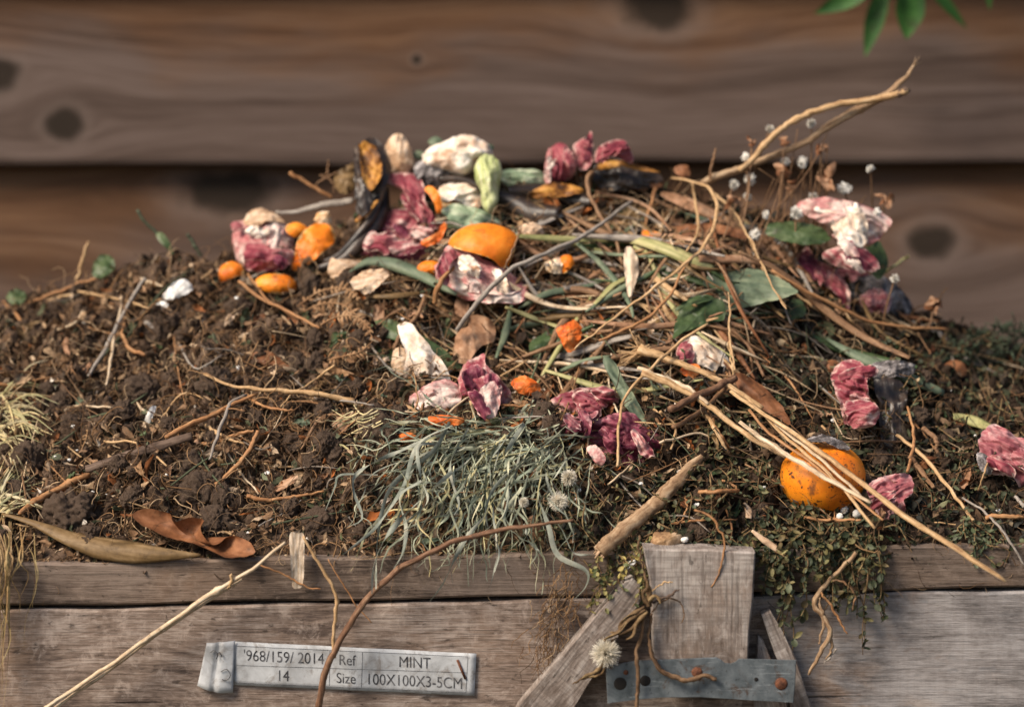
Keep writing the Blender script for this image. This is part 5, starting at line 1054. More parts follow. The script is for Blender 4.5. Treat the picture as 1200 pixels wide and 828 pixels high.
for i, (pts, r, m, lb) in enumerate([
    (B5((-120, 160), (0, 245), (150, 342), (300, 455), (450, 570), (600, 662), (768, 776)), [2.6, 3.2, 3.6, 4, 4.2, 4, 2.4], 'straw', 'longest straw of the bundle, running over the whole orange to the top board'),
    (B5((-90, 260), (0, 326), (120, 402), (240, 472), (332, 522)), [2.8, 3.6, 3.6, 3.2, 2.4], 'straw_w', 'pale flat straw of the bundle crossing the left side of the whole orange'),
    (B5((-60, 190), (50, 302), (200, 430), (348, 600)), [2, 2.4, 2.4, 2], 'straw', 'straw of the bundle ending in a point right below the whole orange'),
    (B5((-60, 220), (0, 290), (180, 422), (280, 500), (372, 577)), [2, 2.4, 2.2, 2, 1.6], 'straw_o', 'thin brown straw of the bundle over the whole orange'),
    (B5((-40, 215), (80, 310), (190, 398), (300, 500)), [2.4, 2.8, 2.6, 2], 'straw_w', 'short bleached straw of the bundle above the whole orange'),
    (B4((255, 100), (340, 135), (430, 178), (540, 262), (640, 330), (720, 372)), [5, 5, 4.4, 3.6, 3.4, 3], 'straw', 'thick split straw leading from the root tuft toward the whole orange'),
    (B4((240, 85), (330, 120), (400, 150), (470, 200)), [2.6, 3.4, 3, 2], 'straw_w', 'pale straw strip along the top of the thick split straw'),
    (B4((450, 215), (490, 280), (535, 362)), [3, 3, 2.4], 'straw', 'short straw pointing down below the reddish cut stem'),
    (B4((470, 225), (500, 290), (540, 345)), [2, 2.4, 2], 'straw_o', 'short brown straw beside the one below the reddish cut stem'),
    (B4((535, 0), (545, 60), (552, 110)), [2, 1.6, 1.4], 'straw', 'thin straw rising above the reddish cut stem'),
    (B4((438, 486), (500, 484), (566, 480)), [2.6, 2.6, 2.4], 'straw_o', 'lower straw of the bent pair above the grey block'),
    (B4((515, 450), (545, 462), (565, 478)), [1.6, 1.8, 1.6], 'straw_o', 'upper straw of the bent pair above the grey block'),
    (B5((415, 302), (500, 368), (560, 442), (620, 520), (664, 578)), [2.2, 2.6, 2.6, 2.4, 1.8], 'straw', 'straw slanting down the right slope beside the mauve skin'),
    (B5((448, 205), (468, 280), (470, 340), (452, 425)), [1.6, 2, 2.2, 2], 'straw_o', 'brown stem standing above the mauve skin'),
    (B5((460, 370), (510, 440), (535, 470)), [3.4, 3.6, 2.6], 'straw_d', 'thick short brown stem right of the mauve skin'),
    (B5((500, 280), (540, 310), (548, 362)), [3.6, 3.4, 2.2], 'straw_d', 'hooked dull stem at the right below the olive blade'),
    (B5((630, 505), (690, 545), (750, 600), (830, 722)), [1.6, 1.8, 1.8, 1.4], 'straw_g', 'thin grey straw bending down to the right edge of the top board'),
    (B5((700, 568), (770, 565), (840, 565)), [2.6, 2.8, 2.6], 'straw_o', 'brown straw lying level at the right edge above the top board'),
    (B5((680, 480), (710, 400), (748, 325)), [1.2, 1.4, 1.2], 'straw', 'fine straw leaning on the onion skin at the right edge'),
    (B5((120, 572), (180, 576), (300, 578)), [1.8, 2, 1.6], 'straw_o', 'level straw just below the whole orange'),
    (B5((800, 500), (830, 535)), [2.4, 2.4], 'straw_g', 'short grey straw at the right edge'),
    (A5((148, 590), (270, 662), (400, 722), (490, 742), (625, 750)), [2.2, 2.6, 2.6, 2.4, 1.8], 'straw_o', 'long straw running right beneath the mouldy lump'),
    (A5((130, 570), (220, 660), (300, 712), (350, 745)), [1.8, 2.2, 2, 1.4], 'straw', 'pale straw just under the long one beneath the mouldy lump'),
    (A5((0, 384), (50, 450), (100, 530), (140, 620), (188, 692)), [1.4, 1.5, 1.5, 1.3, .8], 'straw', 'thin straw hanging in front of the small white flowers'),
    (A5((455, 595), (490, 570), (518, 552)), [2.4, 2.2, 2], 'yblade', 'short green stem poking right above the mouldy lump'),
    (A4((528, 190), (540, 130), (548, 95)), [2, 1.8, 1.2], 'straw_d', 'short brown stem standing up left of the forked branch')]):
    ek = dict(lift=.060 if i < 5 else .034 if i < 7 else .022, n=34, flat=.55 if i < 7 else .8)
    if i == 25: ek['ydef'] = .30
    st(lb, pts, r, m, **ek)

# ------------------------------------------------------------------ dry fern
fern = thing('fern_frond', Sp(400, 375), 'dry brown fern frond curled over the soil below the orange peel cap', 'fern')
for pts, L in ((A2((300, 605), (370, 557), (450, 545), (495, 575)), 15), (A2((318, 622), (380, 596), (450, 600), (505, 650), (540, 700)), 17), (A2((375, 665), (430, 637), (495, 640), (545, 690)), 15), (A2((400, 778), (450, 765), (505, 750), (545, 715)), 14)):
    P = path(pts, 17, .026, 2); mb = MB(); mb.add(*tube(P, [.0010, .0005], 5))
    for i in range(1, 17):
        if rng.random() < .12: continue
        T = norm(P[min(i + 1, 16)] - P[i - 1]); f = norm(np.array([0, -.8, .5]) + rng.normal(0, .15, 3)); s = norm(np.cross(T, f))
        for sg in (-1, 1):
            l = L * PXM * math.sin(math.pi * (.15 + .8 * i / 17)) * rng.uniform(.75, 1.05); d = norm(s * sg + T * rng.uniform(.1, .9) + f * rng.uniform(-.9, .3)); l *= rng.choice([1, 1, .9, .5])
            Q = cr(np.array([P[i], P[i] + d * l * .6, P[i] + d * l - f * l * .3]), 6)
            mb.add(*strip(Q, [.0012, .0026, .0022, .0008], None, 3, .4, rng.normal(0, .4), f))
    mb.build('frond', M['fern'], fern)
# ------------------------------------------------------------------ wilted grass clump
mb = MB(); mb2 = MB()
gc = thing('grass_clump', Sp(590, 560), 'clump of wilted grey green grass blades spilling toward the top board', 'grass clump')
def wig(P, a=.0042):
    k = np.linspace(0, 4.5, len(P))[:, None]; q = rng.uniform(0, 99); return P + a * np.stack([fbm(np.c_[k, k * 0 + q + 7 * j, k * 0], 2) for j in range(3)], 1) * np.linspace(.2, 1.3, len(P))[:, None]
GT = [(.5, .5, .5), (.55, .54, .47), (.74, .64, .42), (.36, .40, .36), (.66, .67, .58), (.8, .78, .68)]
def gblade(m, pts, w, lift):
    P = wig(path(pts, 24, lift, 3)); V, F, U = strip(P, np.array(w) * PXM, None, 3, .18, rng.normal(0, 2.4, 4), None, .25)
    u = np.repeat(np.linspace(0, 1, 24), 3)[:, None]; c0 = np.array(GT[rng.integers(6)]) * rng.uniform(.55, 1.25); c1 = np.array([(.85, .72, .45), (.6, .58, .5), (.5, .5, .46)][rng.integers(3)])
    k = np.clip((u - rng.uniform(.4, 1.0)) / .25, 0, 1); m.add(V, F, U + rng.uniform(0, 5, 2), c0 * (1 - k) + c1 * k)
for i in range(250):
    x0, y0 = rng.normal(596, 52), rng.normal(522, 24)
    a = rng.normal(2.35, .55); L = rng.uniform(35, 170)
    if x0 > 615 and rng.random() < .6: a = rng.normal(1.7, .5); L *= .6
    x1, y1 = x0 + math.cos(a) * L, min(y0 + math.sin(a) * L, 668)
    if x1 < 405: x1 = 405 + rng.uniform(0, 25)
    mx, my = (x0 + x1) / 2 + rng.normal(-6, 18), (y0 + y1) / 2 + rng.normal(-8, 15)
    qx, qy = (mx + x1) / 2 + rng.normal(0, 8), (my + y1) / 2 + rng.normal(0, 6)
    w = 1.3 + 2.6 * rng.random() ** 1.6; gblade(mb, [(x0, y0), (mx, my), (qx, qy), (x1, y1)], [w * .8, w, w * .9, w * .25], rng.uniform(.006, .028))
for i in range(34):
    x0, y0 = rng.uniform(470, 680), rng.uniform(515, 580); x1, y1 = x0 + rng.normal(-22, 26), rng.uniform(630, 700)
    w = rng.uniform(1.8, 3.8); P = wig(path([(x0, y0), ((x0 + x1) / 2 + rng.normal(0, 16), (y0 + y1) / 2 - 6), (x1 + rng.normal(0, 9), (y0 + 3 * y1) / 4), (x1, y1)], 28, rng.uniform(.02, .032), 2), .003)
    P[:, 1] = np.where(P[:, 2] < zfront(P[:, 0]) + .010, np.minimum(P[:, 1], -.006), P[:, 1])
    V, F, U = strip(P, np.array([w * .6, w, w * .9, w * .6, w * .2]) * PXM, None, 3, .2, rng.normal(0, 2.2, 4), None, .2); mb.add(V, F, U, np.array(GT[rng.integers(6)]) * rng.uniform(.7, 1.2))
mb.build('blades', M['grass'], gc)
for pts, w in ((B2((800, 270), (690, 330), (640, 470), (560, 590), (520, 630), (445, 690)), 6), (B2((800, 290), (660, 340), (500, 420), (480, 480), (510, 570), (460, 600)), 6), (B2((760, 330), (690, 340), (700, 440), (720, 520), (640, 590)), 5),
               (B2((800, 420), (650, 560), (580, 640), (545, 730), (540, 815)), 8), (B2((560, 430), (440, 430), (420, 470), (390, 545)), 5), (B2((700, 450), (630, 500), (650, 600), (640, 680), (610, 735)), 6),
               (B3((240, 260), (190, 350), (60, 460), (20, 560), (5, 680), (2, 800)), 7), (B3((360, 560), (290, 640), (240, 740), (215, 790), (175, 840)), 6), (B3((480, 380), (380, 480), (360, 580), (400, 670), (385, 745)), 5),
               (B3((530, 520), (560, 600), (590, 690), (680, 740), (680, 790), (640, 835)), 7), (B3((540, 540), (600, 600), (640, 680), (700, 690)), 5), (B3((600, 540), (560, 470), (550, 410)), 4), (B3((480, 590), (500, 650), (540, 685)), 4),
               (B3((420, 360), (480, 265), (440, 290), (380, 370)), 8), (B3((300, 280), (240, 400), (270, 520), (255, 560)), 5)):
    mb2.V, mb2.F, mb2.U, mb2.C, mb2.n = [], [], [], [], 0
    P = path(pts, 30, .030, 2)
    P[:, 1] = np.where(P[:, 2] < zfront(P[:, 0]) + .012, np.minimum(P[:, 1], -.008), P[:, 1])
    mb2.add(*strip(P, np.array([w * .6, w * .85, w * .9, w * .7, w * .2]) * PXM, None, 5, .2, rng.normal(0, 1.6, 4), None, .2))
    mb2.build('long_blade', M['grass'], gc)

# ------------------------------------------------------------------ short straw bits beyond the ones one can follow
mb = MB(); cnt = 0
SB = [(.44, .29, .15), (.58, .43, .27), (.22, .125, .065), (.34, .18, .085), (.24, .20, .165), (.11, .065, .038), (.08, .05, .03), (.12, .14, .08)]
while cnt < 760:
    px, py = (rng.normal(730, 140), rng.normal(335, 70)) if rng.random() < .62 else (rng.uniform(-10, 1210), rng.uniform(280, 655))
    if not inside(px, py): continue
    if 430 < px < 640 and py > 385 and rng.random() < .7: continue
    a = rng.normal(.15, .7) if px < 840 else rng.normal(.6, .5); L = rng.uniform(12, 55) if cnt % 2 else rng.uniform(40, 120); e = (px + math.cos(a) * L, py + math.sin(a) * L)
    if not inside(*e) or e[1] > 660: continue
    P = path([(px, py), ((px + e[0]) / 2 + rng.normal(0, 3), (py + e[1]) / 2 + rng.normal(0, 3)), e], 8, rng.uniform(.002, .016), 1)
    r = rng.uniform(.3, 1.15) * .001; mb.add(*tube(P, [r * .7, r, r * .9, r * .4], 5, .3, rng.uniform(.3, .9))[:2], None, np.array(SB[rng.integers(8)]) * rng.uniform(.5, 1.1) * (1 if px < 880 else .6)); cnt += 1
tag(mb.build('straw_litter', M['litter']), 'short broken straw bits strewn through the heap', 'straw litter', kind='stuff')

k = 0; mats = ['straw_g', 'tanleaf', 'straw_d', 'yblade', 'oliveleaf', 'straw_w', 'tanleaf', 'leaf', 'leaf_grey', 'straw_d', 'brownleaf', 'straw']
while k < 92:
    px, py = rng.normal(740, 135), rng.normal(320, 62)
    if not inside(px, py): continue
    a = rng.normal(-.12, .38) if px < 780 else rng.normal(.6, .3); L = rng.uniform(60, 190); b = rng.normal(0, 14); c, s_ = math.cos(a), math.sin(a)
    e0, e1, md_ = (px - c * L / 2, py - s_ * L / 2), (px + c * L / 2, py + s_ * L / 2), (px - s_ * b, py + c * b)
    if not (inside(*e0) and inside(*e1)) or e1[1] > 480 or (430 < px < 620 and py > 240): continue
    w = rng.uniform(4, 11); blade('dry_ribbon_leaf', 'flat dry leaf blade lying across the straw in the upper middle', 'dry leaf', [e0, md_, e1], [w * .4, w, w * .85, w * .3], M[mats[k % 12]], 22, rng.uniform(.010, .022), 2, cup=rng.uniform(.2, .9), twist=(rng.normal(0, .5), rng.normal(0, .5), rng.normal(0, .8)), group='flat dry blades across the straw', wav=.12)
    k += 1
# ------------------------------------------------------------------ white flowers, brown blossoms, seed heads
def puff(m, c, r, n, w, hemi=None, mat=None, droop=.0):
    for i in range(n):
        d = norm(rng.normal(size=3))
        if hemi is not None and np.dot(d, hemi) < -.2: d = -d
        l = r * rng.uniform(.75, 1.05); q = c + d * l; s_ = norm(np.cross(d, rng.normal(size=3))) * w
        m.add([c + d * r * .15, c + d * l * .6 + s_, q + s_ * .3, q - s_ * .3, c + d * l * .6 - s_], [(0, 1, 4), (1, 2, 3, 4)])
bm = bmesh.new(); bmesh.ops.create_icosphere(bm, subdivisions=3, radius=1); COREV = np.array([v.co[:] for v in bm.verts]); COREF = [tuple(v.index for v in f.verts) for f in bm.faces]; bm.free()
WL = {(143, 210): 'white flower head highest left beside the forked branch', (255, 195): 'white flower head between the two arms of the forked branch', (75, 285): 'white flower head at the base of the forked branch',
      (233, 298): 'white flower head just under the lower arm of the forked branch', (85, 390): 'crisp white flower head with clear petals below the forked branch', (90, 345): 'white flower head just above the crisp petalled one',
      (345, 365): 'white flower head beside the large brown blossom', (415, 318): 'cream flower head on its own tall stem furthest right', (435, 435): 'white flower head at the right tip of the pale pink onion skin',
      (212, 438): 'white flower head at the left end of the pale pink onion skin', (97, 495): 'white flower head on the curved brown blade', (170, 505): 'white flower head at the foot of the dark green leaf',
      (262, 390): 'white flower head just above the pale pink onion skin', (185, 300): 'faint white flower head behind the lower arm of the forked branch', (480, 612): 'white flower head right of the dark mouldy lump',
      (45, 360): 'small dull white flower head left of the crisp petalled one', (135, 440): 'thin greyish flower head left of the pale pink onion skin'}
for (x, y), lb in WL.items():
    (px, py), = A5((x, y)); yd = .285 if y < 420 else .26; r = rng.uniform(5.0, 9.0) * PXM * 1.15
    if y > 600: yd = .24
    c = at_y(px, py, yd); t = thing('white_flower', c, lb, 'flower', None)
    mb = MB(); puff(mb, c, r * rng.uniform(.9, 1.15), 130, r * .2, norm(rng.normal(size=3))); kq = (.45 + .3 * fbm(COREV * 3 + c * 90, 2))[:, None]; mb.add(COREV * r * kq + c, COREF); mb.build('petals', M['white'], t, smooth=False)
    foot = Sp(px + rng.normal(-18, 16), max(py + rng.uniform(30, 70), 285)); P = cr([c, (c + foot) / 2 + rng.normal(0, .006, 3), foot - (0, 0, .004)], 14)
    mb = MB(); mb.add(*tube(P, [.0007, .0009], 5)); mb.build('stem', M['straw_d'], t)
for (x, y, n, r, yd, lb) in ((300, 340, 8, 13, .28, 'large rust brown crumpled blossom right of the forked branch'), (452, 398, 6, 10, .29, 'brown curled blossom furthest right above the pale pink onion skin'),
                             (175, 320, 5, 9, .28, 'small orange brown blossom under the forked branch'), (282, 268, 5, 8, .285, 'brown blossom hanging from the lower arm of the forked branch'),
                             (95, 240, 4, 7, .285, 'small brown blossom left of the forked branch fork'), (185, 240, 5, 8, .29, 'dull tan blossom between the arms of the forked branch'),
                             (585, 680, 7, 12, .28, 'dried pale orange flower at the right end of the heap'), (40, 400, 5, 9, .27, 'dry brown blossom left of the crisp white flower'), (205, 360, 5, 8, .28, 'brown blossom in the middle of the white flowers')):
    (px, py), = A5((x, y)); t = thing('dry_blossom', at_y(px, py, yd), lb, 'flower')
    for i in range(n):
        a = rng.uniform(0, 180); ox, oy = rng.normal(0, r * .35, 2); ca, sa = math.cos(math.radians(a)), math.sin(math.radians(a)); e = rng.uniform(.3, .6); q = r * rng.uniform(.5, .9)
        out = [(px + ox + q * (ca * u - sa * v * e), py + oy + q * (sa * u + ca * v * e)) for u, v in ((-1, 0), (-.5, .7), (.2, .9), (.8, .4), (1, -.1), (.4, -.8), (-.4, -.8))]
        patch('petal', None, None, out, M['tanleaf'] if i % 3 else M['brownleaf'], t, ydef=yd, lift=rng.uniform(0, .006), nrm=rng.normal((0, -.8, .4), .5), rings=6, nb=28, ucurl=rng.normal(0, .5), vfold=rng.normal(0, .4), bulge=.002, fac=.0015, jit=4)
    foot = Sp(px - 20, max(py + 50, 300)); c = at_y(px, py, yd)
    mb = MB(); mb.add(*tube(cr([c, (c + foot) / 2 + (.004, 0, 0), foot], 12), [.0008, .001], 5)); mb.build('stem', M['straw_d'], t)
mb = MB()
for i in range(34):
    px, py = rng.normal(950, 34), rng.normal(225, 32); c = at_y(px, py, rng.uniform(.26, .30)); f = Sp(rng.normal(930, 40), rng.uniform(285, 320))
    mb.add(*tube(cr([c, (c + f) / 2 + rng.normal(0, .008, 3), f], 12), [.0004, .0008], 4))
tag(mb.build('flower_twigs', M['straw_d']), 'fine brown twiggy stems tangled among the small white flowers', 'twigs')
def seedhead(px, py, r, yd, lb, base):
    c = Sp(px, py, .036) if yd is None else at_y(px, py, yd); r *= PXM; t = thing('seed_head', c, lb, 'seed head'); mb = MB()
    for i in range(900):
        d = norm(rng.normal(size=3) + np.array(base) * .8); l = r * rng.uniform(.7, 1.08); q = c + d * l + rng.normal(0, r * .06, 3); s_ = norm(np.cross(d, rng.normal(size=3))) * .00034
        mb.add([c + s_, c - s_, q - s_ * .5, q + s_ * .5], [(0, 1, 2, 3)])
    mb.build('down', M['puff'], t, smooth=False)
    b = -norm(np.array(base)); mb = MB(); mb.add(*tube([c - b * r * .15, c + b * r * .25, c + b * r * .55], [r * .12, r * .26, r * .2], 8, .3)); mb.build('base', M['straw_o'], t)
seedhead(*C3((448, 436))[0], 18, -.042, 'fluffy cream dandelion seed head hanging left of the grey block', (.1, -.4, .6))
seedhead(*B3((592, 515))[0], 12, None, 'white feathery seed head right of the wilted grass', (.2, -.5, -.7))
seedhead(*B3((625, 442))[0], 10, None, 'upper white feathery seed head below the dark magenta skins', (.1, -.5, .6))
seedhead(*B3((480, 520))[0], 6, None, 'small dull seed head inside the right part of the wilted grass', (.1, -.5, .6))

# ------------------------------------------------------------------ pebbles, shells and white chips
patch('stone', 'tan angular stone lying on top of the grey block', 'stone', B4((284, 652), (292, 620), (305, 614), (372, 620), (388, 642), (362, 668), (300, 670)), M['stone'], back=.7, bulge=.012, ydef=.006, nrm=FR, fac=.002, crumple=.002)
patch('white_chip', 'white chip at the right end of the tan stone', 'white chip', B4((380, 640), (390, 631), (404, 634), (402, 646), (388, 650)), M['shell'], bulge=.004, back=.6, ydef=.0, nrm=FR, nb=24, rings=5)
patch('white_chip', 'white pointed chip stuck above the left brace', 'white chip', C3((508, 142), (520, 122), (545, 108), (556, 116), (540, 130), (520, 145)), M['shell'], bulge=.003, ydef=-.012, nrm=FR, nb=30, rings=6)
patch('eggshell', 'white piece of eggshell on the upper left of the heap', 'eggshell', A1((525, 578), (545, 552), (570, 528), (602, 519), (624, 552), (592, 574), (552, 586)), M['shell'], bulge=.008, lift=.014, nrm=FR, fac=.001, dome=True)
patch('eggshell', 'small bit of eggshell just below the larger white one', 'eggshell', A1((503, 602), (525, 588), (545, 594), (540, 610), (515, 614)), M['shell'], bulge=.004, lift=.012, nrm=FR, nb=30, rings=6)
patch('white_chip', 'clean white pointed chip on the soil above the dark flat stick', 'white chip', B1((468, 255), (488, 216), (505, 209), (500, 232), (486, 264), (474, 268)), M['shell'], bulge=.004, lift=.014, nrm=FR, nb=30, rings=6)
for p in (B1((352, 181)), B1((540, 430)), B1((225, 382)), B1((250, 352)), B1((802, 618)), B1((345, 495)), B1((300, 486)), B2((203, 425)), B2((140, 618)), B3((387, 408)), B3((280, 468)), B3((555, 205)), B4((432, 527)), B4((650, 470)), A2((103, 577)), A2((338, 508)), A3((86, 646)), B5((671, 305)),
          B5((743, 545)), B5((590, 160)), B5((210, 254)), A1((765, 577)), A1((770, 800)), A2((108, 805)), B1((178, 372)), B1((238, 275)), B4((250, 460)), B4((640, 690)), A3((150, 570)), B3((650, 510)), B3((660, 480))):
    (px, py), = p; r = rng.uniform(1.3, 3.2); a = rng.uniform(0, 6)
    patch('white_chip', 'tiny white fleck of shell or petal lying in the heap', 'white chip', [(px + r * math.cos(t + a) * rng.uniform(.7, 1.2), py + r * .7 * math.sin(t + a) * rng.uniform(.7, 1.2)) for t in np.linspace(0, 6.28, 6, endpoint=False)], M['shell'], bulge=.002, lift=.012, nrm=FR, nb=20, rings=4, group='tiny white flecks on the heap')

# ------------------------------------------------------------------ weeds
M['weed'] = organic('weed_leaf', [(.25, (.042, .052, .034)), (.5, (.10, .112, .070)), (.75, (.19, .195, .13))], 60, 0, None, .55, .3, 260, .0008, .15, dirt=.3, tint=True)
def ovate(m, c, d, f, l, w, col):
    d = norm(d); s_ = norm(np.cross(d, f)); n = np.cross(s_, d); cv = rng.uniform(-.5, .5); V = []
    for u, ww in ((0, .15), (.3, .85), (.6, 1), (.85, .6), (1, .08)):
        for q in (-1, 0, 1): V.append(c + d * l * u + s_ * q * ww * w * .5 + n * (abs(q) * .2 * w + cv * l * u * u))
    m.add(V, [(i * 3 + j, i * 3 + j + 1, i * 3 + j + 4, i * 3 + j + 3) for i in range(4) for j in range(2)], None, col)
def weed(label, stems, leaf, every, mat='weed', stemmat='weed_dry', cat='weed', name='weed_plant', r=.0006, cols=((.5, .5, .5), (.35, .4, .32), (.75, .72, .55), (.45, .52, .42))):
    c = stems[0][0]; t = thing(name, c, label, cat); ms, ml = MB(), MB()
    for P in stems:
        ms.add(*tube(P, [r * 1.3, r * .6], 5, .2)); n = len(P)
        for i in range(2, n, every):
            T = norm(P[min(i + 1, n - 1)] - P[i - 1])
            for sg in (-1, 1):
                if rng.random() < .2: continue
                d = norm(T * .5 + rng.normal(0, .8, 3) + np.array([sg * .5, -.35, -.1])); l = leaf * PXM * rng.uniform(.5, 1.2)
                ovate(ml, P[i], d, norm(rng.normal((0, -.8, .6), .5)), l, l * rng.uniform(.36, .75), np.array(cols[rng.integers(len(cols))]) * rng.uniform(.7, 1.2))
    ms.build('stems', M[stemmat], t); ml.build('leaves', M[mat], t); return t
def drape(px, py, L, yd=-.012, sway=9):
    """a stem that comes over the edge of the heap and hangs down in front of the boards"""
    k = 5; x = px; pts = []
    p0 = Sp(px + rng.normal(0, 14), min(py - rng.uniform(5, 40), 655), .008)
    P = [p0]
    for i in range(k):
        x += rng.normal(0, sway * .5); q = at_y(x, py + L * i / (k - 1), yd + rng.normal(0, .004)); P.append(q)
    return cr(np.array(P), 22)
def crawl(px, py, L, a, lift=.012):
    e = (px + math.cos(a) * L, min(py + math.sin(a) * L, 662)); m_ = ((px + e[0]) / 2 + rng.normal(0, 8), (py + e[1]) / 2 + rng.normal(0, 8))
    return path([(px, py), m_, e], 18, rng.uniform(.004, lift + .012), 2)
stems = [crawl(rng.uniform(880, 1010), rng.uniform(585, 645), rng.uniform(25, 70), rng.normal(1.2, 1.0)) for i in range(44)]
stems += [drape(rng.uniform(890, 1035), rng.uniform(648, 664), rng.uniform(15, 78)) for i in range(24)]
stems += [drape(x, 655, L) for x, L in ((905, 90), (925, 112), (945, 70), (918, 75), (985, 60), (1003, 70), (1012, 45), (1016, 105), (1014, 112))]
weed('large mass of small leaved green weed hanging over the top board by the block', stems, 11, 2, cols=((.34, .36, .32), (.2, .23, .19), (.66, .52, .34), (.42, .44, .38), (.16, .18, .15), (.9, .74, .52), (.5, .34, .24)))
stems = [crawl(rng.uniform(640, 900), rng.uniform(545, 635), rng.uniform(25, 60), rng.normal(1.0, 1.2)) for i in range(46)]
weed('dull low weed straggling over the soil above the grey block', stems, 8, 3, cols=((.45, .42, .36), (.3, .34, .28), (.7, .58, .36), (.6, .52, .4)))
stems = [crawl(rng.uniform(820, 900), rng.uniform(470, 560), rng.uniform(25, 60), rng.normal(1.4, .7)) for i in range(26)]
weed('grey brown withered weed sprays left of the whole orange', stems, 8, 2, cols=((.7, .6, .42), (.5, .45, .34), (.4, .42, .34)))
stems = [crawl(rng.uniform(1128, 1150), rng.uniform(612, 625), rng.uniform(20, 42), rng.normal(1.5, .5)) for i in range(12)]
weed('small sprig of feathery green weed above the top board at the right', stems, 8, 2)
stems = [crawl(rng.uniform(1030, 1200), rng.uniform(400, 640), rng.uniform(25, 60), rng.normal(1.0, 1.2)) for i in range(60)]
weed('dark withered weed strewn over the shaded right slope', stems, 8, 3, cols=((.3, .32, .26), (.22, .25, .2), (.5, .42, .3), (.38, .4, .34)))
stems = [drape(rng.uniform(698, 752), rng.uniform(652, 690), rng.uniform(10, 40), -.020) for i in range(16)]
weed('pale yellowish withered weed hanging left of the grey block', stems, 8, 2, cols=((1.3, 1.0, .5), (.9, .75, .45), (.6, .62, .42)))
# dark needles at the far right, pale grass on the left, dry stems at the left edge
mb = MB()
for i in range(420):
    px, py = rng.uniform(1095, 1230), rng.uniform(378, 425) ; px -= (py < 392) * 0
    if py < 408 - (px - 1095) * .42: continue
    p = Sp(px, py, rng.uniform(.002, .012)); d = norm(np.array([rng.normal(0, .7), -.3, rng.normal(.5, .6)])); l = rng.uniform(.006, .014)
    mb.add(*tube([p, p + d * l * .6, p + d * l + (0, 0, -.001)], [.0008, .0006], 4))
tag(mb.build('needle_sprig', M['needle']), 'dark green needled sprig lying on the right end of the heap', 'sprig')
def tuft(label, gen, n, mat, w, name='dry_grass_tuft'):
    ms = MB()
    for i in range(n):
        P = gen(); ms.add(*strip(P, np.array([w * .6, w, w * .7, w * .2]) * PXM * rng.uniform(.6, 1.2), None, 3, .5, rng.normal(0, 1.5)), np.array([(.5, .5, .5), (.62, .6, .52), (.42, .46, .4)][rng.integers(3)]))
    t = ms.build(name, M[mat]); return tag(t, label, 'dry grass')
M['palegrass'] = organic('pale_dry_grass', [(.25, (.30, .24, .12)), (.5, (.48, .41, .25)), (.75, (.62, .56, .40))], 26, 3, None, .6, .4, 130, .0006, .15, tint=True)
M['dullstem'] = organic('dull_dry_stem', [(.25, (.14, .08, .035)), (.5, (.27, .18, .09)), (.75, (.42, .31, .18))], 26, 3, None, .7, .4, 130, .0006, .1, tint=True)
def g1():
    x, y = rng.uniform(-25, 15), rng.uniform(455, 525); a = rng.normal(.15, .5); L = rng.uniform(30, 70)
    return path([(x, y), (x + math.cos(a) * L * .5, y + math.sin(a) * L * .5 - 6), (x + math.cos(a) * L, y + math.sin(a) * L + 8)], 12, rng.uniform(.006, .018), 2)
tuft('pale dry grass tuft at the left edge of the heap', g1, 60, 'palegrass', 3)
def g2():
    x, y = rng.uniform(-20, 8), rng.uniform(575, 605); a = rng.normal(-.8, .5); L = rng.uniform(25, 65)
    return path([(x, y), (x + math.cos(a) * L * .5, y + math.sin(a) * L * .5), (x + math.cos(a) * L, y + math.sin(a) * L + 5)], 12, rng.uniform(.006, .018), 2)
tuft('smaller greenish grass tuft at the left edge above the long olive leaf', g2, 46, 'palegrass', 3.4)
def g3():
    x = rng.uniform(-12, 42); L = rng.uniform(40, 200)
    if rng.random() < .5: x = rng.uniform(-12, 14)
    p0 = Sp(x + rng.normal(-4, 10), rng.uniform(600, 650), .012); P = [p0]
    for q in range(4): P.append(at_y(x + rng.normal(0, 6) - q * 2.5, 655 + L * q / 3 * (1 if x < 20 else .55), -.014 + rng.normal(0, .005)))
    return cr(np.array(P), 18)
tuft('brown dry grass stems hanging over the left end of the planks', g3, 36, 'dullstem', 2.2)
def g4():
    x, y = rng.uniform(410, 455), rng.uniform(478, 500); a = rng.normal(2.8, .3)
    return path([(x, y), (x + math.cos(a) * 15, y + 6), (x + math.cos(a) * 32, y + math.sin(a) * 30)], 10, rng.uniform(.01, .02), 2)
tuft('small pale feathery grass tip left of the wilted grass clump', g4, 22, 'palegrass', 2.2)
